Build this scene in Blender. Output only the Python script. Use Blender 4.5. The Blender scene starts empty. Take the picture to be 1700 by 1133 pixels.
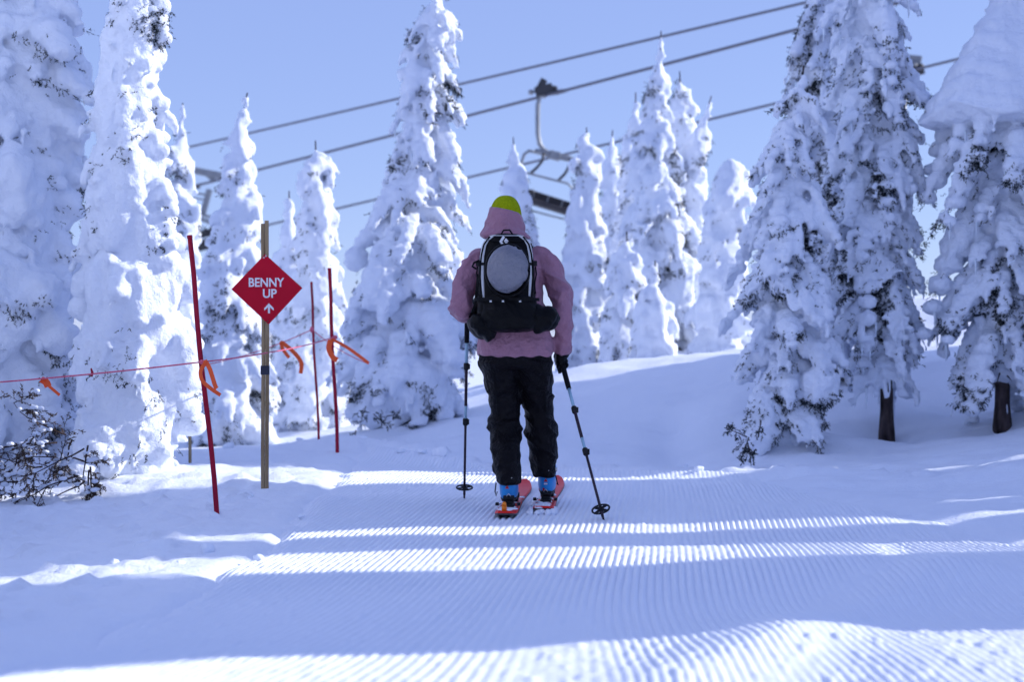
import bpy, bmesh, math, random
import numpy as np
from mathutils import Vector, Matrix
from mathutils.kdtree import KDTree

# ------------------------------------------------------------------ camera, sky, sun, exposure
scene = bpy.context.scene
COL = scene.collection
F = 55.0 / 36.0 * 1700.0          # focal length in photograph pixels
CAMZ = 0.96
cam_d = bpy.data.cameras.new('camera')
cam_d.lens = 55.0; cam_d.sensor_width = 36.0
cam_d.clip_start = 0.05; cam_d.clip_end = 3000.0
cam_d.dof.use_dof = True; cam_d.dof.focus_distance = 8.8; cam_d.dof.aperture_fstop = 2.1
cam = bpy.data.objects.new('camera', cam_d)
cam.location = (0, 0, CAMZ); cam.rotation_euler = (math.radians(90), 0, 0)
COL.objects.link(cam); scene.camera = cam

SUN_EL, SUN_BACK = 26.0, 11.0      # elevation; degrees beyond pure right
world = bpy.data.worlds.new('World'); scene.world = world; world.use_nodes = True
wn = world.node_tree.nodes; wl = world.node_tree.links
sky = wn.new('ShaderNodeTexSky'); sky.sky_type = 'NISHITA'; sky.sun_disc = False
sky.sun_elevation = math.radians(SUN_EL); sky.sun_rotation = math.radians(90.0 - SUN_BACK)
sky.altitude = 1900; sky.air_density = 1.0; sky.dust_density = 0.3; sky.ozone_density = 2.0
even_tint = wn.new('ShaderNodeMix'); even_tint.data_type = 'RGBA'          # even blue mixed into the sky, added to flatten it and lift the shade
even_tint.inputs[0].default_value = 0.74; even_tint.inputs[7].default_value = (1.45, 1.88, 3.95, 1)
wl.new(sky.outputs[0], even_tint.inputs[6]); wl.new(even_tint.outputs[2], wn['Background'].inputs[0])
wn['Background'].inputs[1].default_value = 0.12

sun_d = bpy.data.lights.new('sun', 'SUN'); sun_d.energy = 2.7; sun_d.angle = math.radians(0.55)
sun_d.color = (1.0, 0.97, 0.945)
sun = bpy.data.objects.new('sun', sun_d)
se, sb = math.radians(SUN_EL), math.radians(SUN_BACK)
sdir = Vector((math.cos(se) * math.cos(sb), math.cos(se) * math.sin(sb), math.sin(se)))
sun.rotation_euler = sdir.to_track_quat('Z', 'Y').to_euler(); sun.location = (30, 8, 25)
COL.objects.link(sun)
vs = scene.view_settings
vs.view_transform = 'Standard'; vs.look = 'None'; vs.gamma = 1.0; vs.exposure = 0.87; vs.use_curve_mapping = False
scene.render.engine = 'CYCLES'
scene.cycles.use_denoising = True
scene.cycles.use_adaptive_sampling = True; scene.cycles.adaptive_threshold = 0.025
scene.cycles.max_bounces = 6; scene.cycles.diffuse_bounces = 4; scene.cycles.glossy_bounces = 2
scene.cycles.caustics_reflective = False; scene.cycles.caustics_refractive = False

random.seed(4); RNG = np.random.default_rng(4)

# ------------------------------------------------------------------ helpers
def at(px, py, D):
    """a point that stands D metres ahead"""
    return Vector(((px - 850.0) * D / F, D, CAMZ - (py - 566.0) * D / F))

def _hash(ix, iy, iz, seed):
    h = (ix.astype(np.int64) * 374761393 + iy.astype(np.int64) * 668265263 + iz.astype(np.int64) * 2147483647 + seed * 974711) & 0xffffffff
    h = ((h ^ (h >> 13)) * 1274126177) & 0xffffffff
    h = ((h ^ (h >> 16)) * 2246822519) & 0xffffffff
    return ((h ^ (h >> 15)) & 0xffffff) / float(0xffffff)

def vnoise(p, seed=0):
    p = np.asarray(p, dtype=float)
    i = np.floor(p); f = p - i; f = f * f * f * (f * (f * 6 - 15) + 10); i = i.astype(np.int64)
    r = 0
    for dx in (0, 1):
        wx = f[:, 0] if dx else 1 - f[:, 0]
        for dy in (0, 1):
            wy = f[:, 1] if dy else 1 - f[:, 1]
            for dz in (0, 1):
                wz = f[:, 2] if dz else 1 - f[:, 2]
                r = r + wx * wy * wz * _hash(i[:, 0] + dx, i[:, 1] + dy, i[:, 2] + dz, seed)
    return r * 2 - 1

def fbm(p, octv=3, seed=0):
    s, a, t = 0, 1.0, 0
    p = np.asarray(p, dtype=float)
    for o in range(octv):
        s = s + a * vnoise(p * (2.03 ** o), seed + o * 17); t += a; a *= 0.5
    return s / t

def smooth01(a, b, x):
    t = np.clip((x - a) / (b - a), 0, 1); return t * t * (3 - 2 * t)

class MB:
    def __init__(s): s.v = []; s.f = []
    def add(s, verts, faces):
        o = len(s.v); s.v.extend([tuple(q) for q in verts]); s.f.extend([tuple(i + o for i in fc) for fc in faces]); return s
    def box(s, c, size, rot=None):
        hx, hy, hz = size[0] / 2, size[1] / 2, size[2] / 2
        m = rot.to_3x3() if rot is not None else Matrix.Identity(3)
        vs_ = [Vector(c) + m @ Vector((x * hx, y * hy, z * hz)) for x in (-1, 1) for y in (-1, 1) for z in (-1, 1)]
        return s.add(vs_, [(0, 1, 3, 2), (4, 6, 7, 5), (0, 4, 5, 1), (2, 3, 7, 6), (0, 2, 6, 4), (1, 5, 7, 3)])
    def tube(s, pts, rad, seg=8, caps=True, flat=1.0, up=None):
        pts = [Vector(q) for q in pts]; n = len(pts)
        if not hasattr(rad, '__len__'): rad = [rad] * n
        vv = []; prev = None
        for i in range(n):
            t = (pts[min(i + 1, n - 1)] - pts[max(i - 1, 0)])
            t = t.normalized() if t.length > 1e-9 else Vector((0, 0, 1))
            if prev is None:
                u = Vector(up) if up is not None else (Vector((0, 0, 1)) if abs(t.z) < 0.9 else Vector((1, 0, 0)))
                a = t.cross(u).normalized()
            else:
                a = (prev - t * prev.dot(t)); a = a.normalized() if a.length > 1e-6 else t.orthogonal().normalized()
            prev = a; b = t.cross(a)
            for k in range(seg):
                th = 2 * math.pi * k / seg
                vv.append(pts[i] + a * (math.cos(th) * rad[i]) + b * (math.sin(th) * rad[i] * flat))
        ff = [(i * seg + k, i * seg + (k + 1) % seg, (i + 1) * seg + (k + 1) % seg, (i + 1) * seg + k) for i in range(n - 1) for k in range(seg)]
        if caps: ff += [tuple(range(seg - 1, -1, -1)), tuple((n - 1) * seg + k for k in range(seg))]
        return s.add(vv, ff)
    def loft(s, rings, seg=24, power=2.0, caps=True):
        """rings: (cx, cy, cz, rx, ry[, tilt z by x, tilt z by y])"""
        vv = []
        for r in rings:
            tx = r[5] if len(r) > 5 else 0; ty = r[6] if len(r) > 6 else 0
            for k in range(seg):
                th = 2 * math.pi * k / seg; c, q = math.cos(th), math.sin(th)
                x = math.copysign(abs(c) ** (2 / power), c) * r[3]; y = math.copysign(abs(q) ** (2 / power), q) * r[4]
                vv.append((r[0] + x, r[1] + y, r[2] + tx * x + ty * y))
        n = len(rings)
        ff = [(i * seg + k, i * seg + (k + 1) % seg, (i + 1) * seg + (k + 1) % seg, (i + 1) * seg + k) for i in range(n - 1) for k in range(seg)]
        if caps: ff += [tuple(range(seg - 1, -1, -1)), tuple((n - 1) * seg + k for k in range(seg))]
        return s.add(vv, ff)
    def ball(s, c, r, sub=2, rot=None):
        v, f = ico(sub); r = (r, r, r) if not hasattr(r, '__len__') else r
        m = rot.to_3x3() if rot is not None else Matrix.Identity(3)
        return s.add([Vector(c) + m @ Vector((q[0] * r[0], q[1] * r[1], q[2] * r[2])) for q in v], f)
    def prism(s, poly, h, frame):
        """poly in the xy plane of frame (4x4), extruded by h along its z"""
        n = len(poly)
        vv = [frame @ Vector((p[0], p[1], 0)) for p in poly] + [frame @ Vector((p[0], p[1], h)) for p in poly]
        ff = [tuple(range(n - 1, -1, -1)), tuple(range(n, 2 * n))] + [(i, (i + 1) % n, n + (i + 1) % n, n + i) for i in range(n)]
        return s.add(vv, ff)
    def mesh(s, name):
        me = bpy.data.meshes.new(name); me.from_pydata(s.v, [], s.f); me.update(); return me
    def build(s, name, mat, parent=None, smooth=True, bevel=0.0):
        me = s.mesh(name)
        bm = bmesh.new(); bm.from_mesh(me); bmesh.ops.recalc_face_normals(bm, faces=bm.faces); bm.to_mesh(me); bm.free()
        o = link(name, me, mat, parent, smooth)
        if bevel:
            m = o.modifiers.new('bevel', 'BEVEL'); m.width = bevel; m.segments = 2; m.limit_method = 'ANGLE'; m.angle_limit = math.radians(40)
        return o

_ico = {}
def ico(sub):
    if sub not in _ico:
        bm = bmesh.new(); bmesh.ops.create_icosphere(bm, subdivisions=sub, radius=1.0)
        _ico[sub] = ([tuple(v.co) for v in bm.verts], [tuple(v.index for v in f.verts) for f in bm.faces]); bm.free()
    return _ico[sub]

def link(name, me, mat, parent=None, smooth=True):
    if mat is not None:
        me.materials.clear(); me.materials.append(mat)
    if smooth: me.polygons.foreach_set('use_smooth', [True] * len(me.polygons))
    o = bpy.data.objects.new(name, me); COL.objects.link(o)
    if parent is not None:
        o.parent = parent
        o.location = -parent.location if parent.type == 'EMPTY' else (0, 0, 0)
    return o

def sharp(o, deg=35):
    o.data.set_sharp_from_angle(angle=math.radians(deg)); return o

def tag(o, label=None, cat=None, group=None, kind=None):
    if label: o['label'] = label
    if cat: o['category'] = cat
    if group: o['group'] = group
    if kind: o['kind'] = kind
    return o

def thing(name, label, cat, loc, group=None):
    o = bpy.data.objects.new(name, None); o.empty_display_size = 0.1; o.location = loc; COL.objects.link(o)
    return tag(o, label, cat, group)

def remesh(me, voxel, it=2, fac=0.5):
    o = bpy.data.objects.new('temporary', me); COL.objects.link(o)
    m = o.modifiers.new('r', 'REMESH'); m.mode = 'VOXEL'; m.voxel_size = voxel; m.use_smooth_shade = True
    if it:
        q = o.modifiers.new('s', 'SMOOTH'); q.factor = fac; q.iterations = it
    dg = bpy.context.evaluated_depsgraph_get()
    out = bpy.data.meshes.new_from_object(o.evaluated_get(dg))
    bpy.data.objects.remove(o); bpy.data.meshes.remove(me)
    return out

def get_co(me):
    a = np.empty(len(me.vertices) * 3); me.vertices.foreach_get('co', a); return a.reshape(-1, 3)
def get_no(me):
    a = np.empty(len(me.vertices) * 3); me.vertex_normals.foreach_get('vector', a); return a.reshape(-1, 3)
def set_co(me, co):
    me.vertices.foreach_set('co', np.ascontiguousarray(co).ravel()); me.update()

def drop_crumbs(me, smallest):
    """remove loose islands of fewer than `smallest` vertices"""
    n = len(me.vertices); e = np.empty(len(me.edges) * 2, dtype=np.int64); me.edges.foreach_get('vertices', e); e = e.reshape(-1, 2)
    lab = np.arange(n)
    for _ in range(400):
        m = np.minimum(lab[e[:, 0]], lab[e[:, 1]]); new = lab.copy()
        np.minimum.at(new, e[:, 0], m); np.minimum.at(new, e[:, 1], m); new = new[new]; new = new[new]
        if (new == lab).all(): break
        lab = new
    cnt = np.bincount(lab, minlength=n); bad = np.where(cnt[lab] < smallest)[0]
    if len(bad):
        bm = bmesh.new(); bm.from_mesh(me); bm.verts.ensure_lookup_table()
        bmesh.ops.delete(bm, geom=[bm.verts[int(i)] for i in bad], context='VERTS'); bm.to_mesh(me); bm.free(); me.update()
    return me

def np_mesh(name, verts, faces):
    me = bpy.data.meshes.new(name); n = faces.shape[1]
    me.vertices.add(len(verts)); me.vertices.foreach_set('co', np.ascontiguousarray(verts, dtype=np.float32).ravel())
    me.loops.add(faces.size); me.loops.foreach_set('vertex_index', np.ascontiguousarray(faces, dtype=np.int32).ravel())
    me.polygons.add(len(faces)); me.polygons.foreach_set('loop_start', np.arange(0, faces.size, n, dtype=np.int32))
    me.update(calc_edges=True); return me

def grid_mesh(name, X, Y, Z):
    r, c = X.shape
    idx = np.arange(r * c).reshape(r, c)
    faces = np.stack([idx[:-1, :-1], idx[:-1, 1:], idx[1:, 1:], idx[1:, :-1]], -1).reshape(-1, 4)
    return np_mesh(name, np.stack([X, Y, Z], -1).reshape(-1, 3), faces)

# ------------------------------------------------------------------ materials
def mat(name, col, rough=0.6, spec=0.4, metal=0.0, noise=None, bump=None, sheen=0.0, sss=0.0):
    """noise: (scale, second colour[, stretch]); bump: list of (scale, strength, distance)"""
    m = bpy.data.materials.new(name); m.use_nodes = True
    nt = m.node_tree; b = nt.nodes['Principled BSDF']
    b.inputs['Base Color'].default_value = (*col, 1); b.inputs['Roughness'].default_value = rough
    b.inputs['Specular IOR Level'].default_value = spec; b.inputs['Metallic'].default_value = metal
    if sheen: b.inputs['Sheen Weight'].default_value = sheen
    if sss:
        b.inputs['Subsurface Weight'].default_value = sss; b.inputs['Subsurface Radius'].default_value = (0.03, 0.04, 0.06); b.inputs['Subsurface Scale'].default_value = 1.0
    tc = nt.nodes.new('ShaderNodeTexCoord')
    if noise:
        t = nt.nodes.new('ShaderNodeTexNoise'); t.inputs['Scale'].default_value = noise[0]; t.inputs['Detail'].default_value = 5
        mp = nt.nodes.new('ShaderNodeMapping')
        if len(noise) > 2: mp.inputs['Scale'].default_value = noise[2]
        nt.links.new(tc.outputs['Object'], mp.inputs[0]); nt.links.new(mp.outputs[0], t.inputs['Vector'])
        r = nt.nodes.new('ShaderNodeValToRGB'); r.color_ramp.elements[0].position = 0.35; r.color_ramp.elements[1].position = 0.68
        r.color_ramp.elements[0].color = (*col, 1); r.color_ramp.elements[1].color = (*noise[1], 1)
        nt.links.new(t.outputs['Fac'], r.inputs[0]); nt.links.new(r.outputs[0], b.inputs['Base Color'])
    prev = None
    for (sc, st, di) in (bump or []):
        t = nt.nodes.new('ShaderNodeTexNoise'); t.inputs['Scale'].default_value = sc; t.inputs['Detail'].default_value = 4; t.inputs['Roughness'].default_value = 0.6
        nt.links.new(tc.outputs['Object'], t.inputs['Vector'])
        bp = nt.nodes.new('ShaderNodeBump'); bp.inputs['Strength'].default_value = st; bp.inputs['Distance'].default_value = di
        nt.links.new(t.outputs['Fac'], bp.inputs['Height'])
        if prev is not None: nt.links.new(prev.outputs[0], bp.inputs['Normal'])
        prev = bp
    if prev is not None: nt.links.new(prev.outputs[0], b.inputs['Normal'])
    return m

M = {}
M['snow'] = mat('snow', (0.85, 0.89, 0.97), 0.6, 0.25, bump=[(9, 0.3, 0.03), (38, 0.55, 0.012), (120, 0.45, 0.004)])
M['groomed'] = mat('groomed_snow', (0.85, 0.89, 0.97), 0.55, 0.3, bump=[(60, 0.35, 0.006), (260, 0.3, 0.002)])
M['rime'] = mat('rime_snow', (0.83, 0.875, 0.965), 0.65, 0.2, bump=[(14, 0.4, 0.03), (42, 0.7, 0.016), (110, 0.5, 0.006)])
M['needle'] = mat('fir_needles', (0.010, 0.016, 0.015), 0.7, 0.1, noise=(9, (0.045, 0.05, 0.05)))
M['brown_needle'] = mat('brown_needles', (0.06, 0.04, 0.03), 0.7, 0.3, noise=(12, (0.11, 0.075, 0.055)))
M['bark'] = mat('bark', (0.014, 0.010, 0.011), 0.9, 0.15, noise=(14, (0.11, 0.08, 0.075), (1, 1, 0.35)), bump=[(30, 0.8, 0.02)])
M['twig'] = mat('twig', (0.05, 0.033, 0.03), 0.8, 0.2)
M['lump'] = mat('snow_lump', (0.85, 0.89, 0.97), 0.6, 0.25)
M['ice'] = mat('ice', (0.78, 0.84, 0.92), 0.25, 0.5)


# ------------------------------------------------------------------ terrain
CP = np.array([(4.6,16,.78),(5.6,18.2,1.12),(7,20,1.5),(3.6,18,.85),
 
 (-6,2,-.12),(0,2,0),(6,2,.1), (-6,5,-.15),(-2,5,-.03),(0,5,0),(2.5,5,0),(6,5,.15),(10,5,.35),
 (-6,8,-.2),(-2.5,8,-.05),(0,8,0),(2.5,8,0),(6,8,.2),(12,8,.6), (-10,10,-.4),
 (-6,11,-.2),(-2.6,11,-.06),(-1,11,0),(0,11,0),(1.5,11,0),(2.6,10.6,0),(4,11,.14),(7,11,.5),
 (.2,12.6,-.07),(1.4,12.4,-.07),(2.6,12,-.02),(4,12.4,.2),
 (-1.5,13.3,0.01),(-3,13.3,-.10),(3.2,13.4,.09),(4.3,13.4,.31),
 (-1,15,-.04),(0,15,.06),(1,15,.24),(2.3,15,.42),(4,15,.45),(7,15,.9),(10,15,1.3),
 (-4,17,-.2),(-1,17,.10),(.6,16.8,.58),(1.6,17,.72),(2.6,17,.82),(5,17,.85),
 (-2,19,0),(.6,19,.58),(2.6,19.5,.80), (-6,22,-.3),(-2,22,.1),(1,22,.5),(3,22,.72),(5.6,22,1.5),(6.3,22.5,1.2),(8.5,22,1.1),
 (-10,30,-.6),(0,30,-.1),(5,30,.3),(12,30,.8),(-20,45,-1.5),(0,45,-1.4),(20,45,-1.2),(-10,20,-.6)], dtype=float)
def _tps(r2): return np.where(r2 > 1e-12, 0.5 * r2 * np.log(np.maximum(r2, 1e-12)), 0)
_n = len(CP); _K = _tps(((CP[:, None, :2] - CP[None, :, :2]) ** 2).sum(-1)) + np.eye(_n) * 0.02
_P = np.c_[np.ones(_n), CP[:, :2]]
_A = np.block([[_K, _P], [_P.T, np.zeros((3, 3))]])
_W = np.linalg.solve(_A, np.r_[CP[:, 2], 0, 0, 0])

def ground_z(x, y):
    """broad shape of the snow"""
    x = np.asarray(x, float); y = np.asarray(y, float); sh = x.shape; q = np.stack([x.ravel(), y.ravel()], -1)
    z = np.zeros(len(q))
    for s in range(0, len(q), 20000):
        b = q[s:s + 20000]
        z[s:s + 20000] = _tps(((b[:, None] - CP[None, :, :2]) ** 2).sum(-1)) @ _W[:_n] + _W[_n] + b @ _W[_n + 1:]
    r = np.hypot(q[:, 0], q[:, 1] - 12)
    k = smooth01(20, 38, r)
    z = z * (1 - k) - 1.6 * k
    xx, yy = q[:, 0], q[:, 1]
    # rolls left by the groomer
    roll = np.sin((yy - 6.35) * 2 * math.pi / 2.15 + 0.25 * xx) * 0.022 * smooth01(0.2, 1.2, xx) * smooth01(10.3, 9.2, yy) * smooth01(6.5, 4.0, np.abs(xx))
    z = z + roll
    def ridge(ax, ay, bx, by, h, w):
        dx, dy = bx - ax, by - ay; L2 = dx * dx + dy * dy
        t = ((xx - ax) * dx + (yy - ay) * dy) / L2; tc = np.clip(t, 0, 1)
        d = np.hypot(xx - ax - tc * dx, yy - ay - tc * dy); return h * np.exp(-(d / w) ** 2)
    z = z + ridge(1.85, 6.6, .45, 4.4, .035, .17) + ridge(.35, 11.55, 3.6, 10.3, .05, .16)
    z = z + ridge(-1.5, 14.0, -.5, 12.6, .07, .3) + ridge(-2.9, 12.6, -1.6, 13.6, .09, .25)
    def mound(ax, ay, h, w): return h * np.exp(-((xx - ax) ** 2 + (yy - ay) ** 2) / w ** 2)
    z = z - ridge(1.28, 12.5, 1.5, 14.6, .10, .22) + ridge(.3, 13.4, -.4, 15.2, .10, .45) + ridge(2.0, 14.2, 2.9, 15.6, .14, .5)
    z = z + mound(2.35, 13.1, .16, .6) + mound(-1.15, 15.6, .12, .9) + mound(3.25, 14.4, .12, .5) - mound(3.28, 13.6, .10, .3) - mound(4.1, 13.2, .10, .3) + mound(-2.65, 11.1, .10, .7)
    return z.reshape(sh)

def gz(x, y): return float(ground_z(np.array([x]), np.array([y]))[0])

def left_edge(y): return np.interp(y, [3, 4.0, 4.45, 4.9, 5.6, 7.7, 9.4, 13.9], [-2.3, -1.9, -1.64, -1.44, -1.30, -1.20, -1.24, -1.3])
def right_edge(y): return np.interp(y, [3, 6.5, 7.5, 9, 11], [6.5, 4.5, 2.6, 2.15, 1.9])
def far_edge(x): return np.interp(x, [-1.6, -.6, .4, 3.4], [14.0, 12.9, 11.7, 10.4])

def piste_mask(x, y):
    wob = 0.10 * fbm(np.stack([x * 3, y * 3, 0 * x], -1).reshape(-1, 3), 3, 5).reshape(x.shape)
    return smooth01(-.05, .13, x - left_edge(y) + wob) * smooth01(-.15, .35, right_edge(y) - x + wob) * smooth01(-.05, .2, far_edge(x) - y + wob)

# the wide snow sheet
xs = np.concatenate([[-900, -500, -250, -120, -60, -35], np.linspace(-22, -5.4, 50), np.arange(-5.2, 5.6, .042), np.linspace(5.8, 22, 50), [35, 60, 120, 250, 500, 900]])
ys = np.concatenate([[-200, -60, -20, -6, -2, 0, 1.0, 2.0], np.arange(2.6, 14.4, .042), np.arange(14.45, 25, .1), np.linspace(25.5, 48, 30), [60, 90, 140, 220, 400, 700, 1200]])
X, Y = np.meshgrid(xs, ys)
Z = ground_z(X, Y)
pm = piste_mask(X, Y)
P3 = np.stack([X, Y, 0 * X], -1).reshape(-1, 3)
near = smooth01(17, 13, Y) * smooth01(6.5, 5, np.abs(X))
berm = .8 * np.exp(-((X - left_edge(Y) + .30) / .34) ** 2) * smooth01(14.5, 13, Y)
farberm = np.exp(-((Y - far_edge(X) - .12) / .22) ** 2) * smooth01(-2.2, -1.5, X) * smooth01(4.5, 3, X)
rough = fbm(P3 * 7, 4, 11).reshape(X.shape); chunk = np.maximum(0, fbm(P3 * 13, 2, 23).reshape(X.shape) - .12)
leftstrip = smooth01(.05, .5, left_edge(Y) - X) * smooth01(12.5, 10, Y) * smooth01(-5.2, -4, X)
rough2 = fbm(P3 * 10.5, 3, 13).reshape(X.shape); chunk2 = np.maximum(0, fbm(P3 * 9, 3, 29).reshape(X.shape) - .22)
wind = fbm(P3 * np.array([1.1, 3.2, 1]), 4, 31).reshape(X.shape)
Z = Z + leftstrip * (.020 * rough2 + .10 * chunk2)
Z = Z + near * (.011 * rough + berm * (.028 * np.abs(rough) + .05 * chunk)) + farberm * (.05 * np.abs(rough) + .08 * chunk)
Z = Z + .075 * wind * smooth01(9, 13, Y + np.abs(X) * .8) * smooth01(40, 20, Y)
Z = Z - .06 * pm
o = link('ground', grid_mesh('ground', X, Y, Z), M['snow']); tag(o, 'snow covered ground with wind packed drifts around the trees', kind='structure')

# the groomed track: its mesh columns run along the ridges
def slope(x, y):
    nearf = smooth01(6.4, 4.6, y)
    g = np.interp(x, [-1.6, -.6, .3, 1.6, 4], [.36, .2, -.10, -.16, -.2])
    return .10 + nearf * g - .05 * smooth01(9, 12, y)
PER = .0315
us = np.arange(-3.4, 5.2, PER / 5)
vsr = np.concatenate([np.arange(3.4, 6, .026), np.arange(6, 9, .034), np.arange(9, 13.9, .045)])
j0 = int(np.argmin(np.abs(vsr - 7.0)))
PX = np.zeros((len(vsr), len(us))); PX[j0] = us
for j in range(j0 + 1, len(vsr)): PX[j] = PX[j - 1] + slope(PX[j - 1], vsr[j - 1]) * (vsr[j] - vsr[j - 1])
for j in range(j0 - 1, -1, -1): PX[j] = PX[j + 1] - slope(PX[j + 1], vsr[j + 1]) * (vsr[j + 1] - vsr[j])
PY = np.repeat(vsr[:, None], len(us), 1)
keep = (PX > left_edge(PY) - .35) & (PX < right_edge(PY) + .6) & (PY < far_edge(PX) + .3) & (np.abs(PX) < PY * .42 + .5)
cols = np.where(keep.any(0))[0]; sl = slice(cols[0], cols[-1] + 1)
PX, PY, keep, uu = PX[:, sl], PY[:, sl], keep[:, sl], us[sl]
pm = piste_mask(PX, PY); Q3 = np.stack([PX, PY, 0 * PX], -1).reshape(-1, 3)
ph = (uu / PER) % 1.0
prof = .5 + .5 * np.cos(2 * np.pi * ph); prof = np.clip(1.30 * prof ** .75, 0, 1)
wear = fbm(Q3 * np.array([1.3, 1.1, 1]), 3, 41).reshape(PX.shape)
amp = .0088 * np.clip(1.0 + 1.1 * wear, .08, 1.35)
# worn smooth strips between two passes of the machine, and a skied-in line
amp *= 1 - .85 * np.exp(-((PX - .10 - .06 * (PY - 4)) / .16) ** 2) * smooth01(5.9, 5.2, PY)
amp *= 1 - .75 * np.exp(-((PX - 1.15 - .35 * (PY - 5.6) - .06 * np.sin(PY * 3)) / .10) ** 2) * smooth01(9.3, 8.6, PY)
amp *= 1 - .8 * smooth01(8.3, 9.8, PY) * smooth01(.6, 1.6, PX) * .5
crumb = fbm(Q3 * 32, 3, 51).reshape(PX.shape); lump = np.maximum(0, fbm(Q3 * 19, 2, 61).reshape(PX.shape) - .22)
PZ = ground_z(PX, PY) + pm * (amp * prof[None, :] - .006) + .0030 * crumb + .022 * lump * (1.1 - .8 * np.clip(amp / .0088, 0, 1)) - .05 * (1 - pm)
r_, c_ = PX.shape; idx = np.arange(r_ * c_).reshape(r_, c_)
fk = keep[:-1, :-1] & keep[:-1, 1:] & keep[1:, 1:] & keep[1:, :-1]
faces = np.stack([idx[:-1, :-1], idx[:-1, 1:], idx[1:, 1:], idx[1:, :-1]], -1)[fk]
used, inv = np.unique(faces, return_inverse=True)
allv = np.stack([PX, PY, PZ], -1).reshape(-1, 3)
o = link('groomed_track', np_mesh('groomed_track', allv[used], inv.reshape(faces.shape)), M['groomed'])
tag(o, 'groomed snow track with fine corduroy ridges', kind='structure')

# ------------------------------------------------------------------ snow-laden firs
def needle_mesh(pos, dirs, size, rng, k=8):
    """short bottle-brush twigs: k flat needles set along each twig"""
    n = len(pos)
    if n == 0: return None
    ax = dirs + rng.normal(size=(n, 3)) * .45; ax /= np.linalg.norm(ax, axis=1, keepdims=True)
    t = np.linspace(0, 1, k)[None, :, None]
    p = pos[:, None, :] + ax[:, None, :] * (size[:, None, None] * t)
    d = ax[:, None, :] * .55 + rng.normal(size=(n, k, 3)) * .6; d /= np.linalg.norm(d, axis=2, keepdims=True)
    L = size[:, None, None] * rng.uniform(.28, .5, (n, k, 1))
    sd = np.cross(d, rng.normal(size=(n, k, 3))); sd /= np.linalg.norm(sd, axis=2, keepdims=True)
    w = L * .22
    v = np.stack([p - sd * w, p + sd * w, p + d * L], 2).reshape(-1, 3)
    return np_mesh('foliage', v, np.arange(n * k * 3).reshape(-1, 3))

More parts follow.
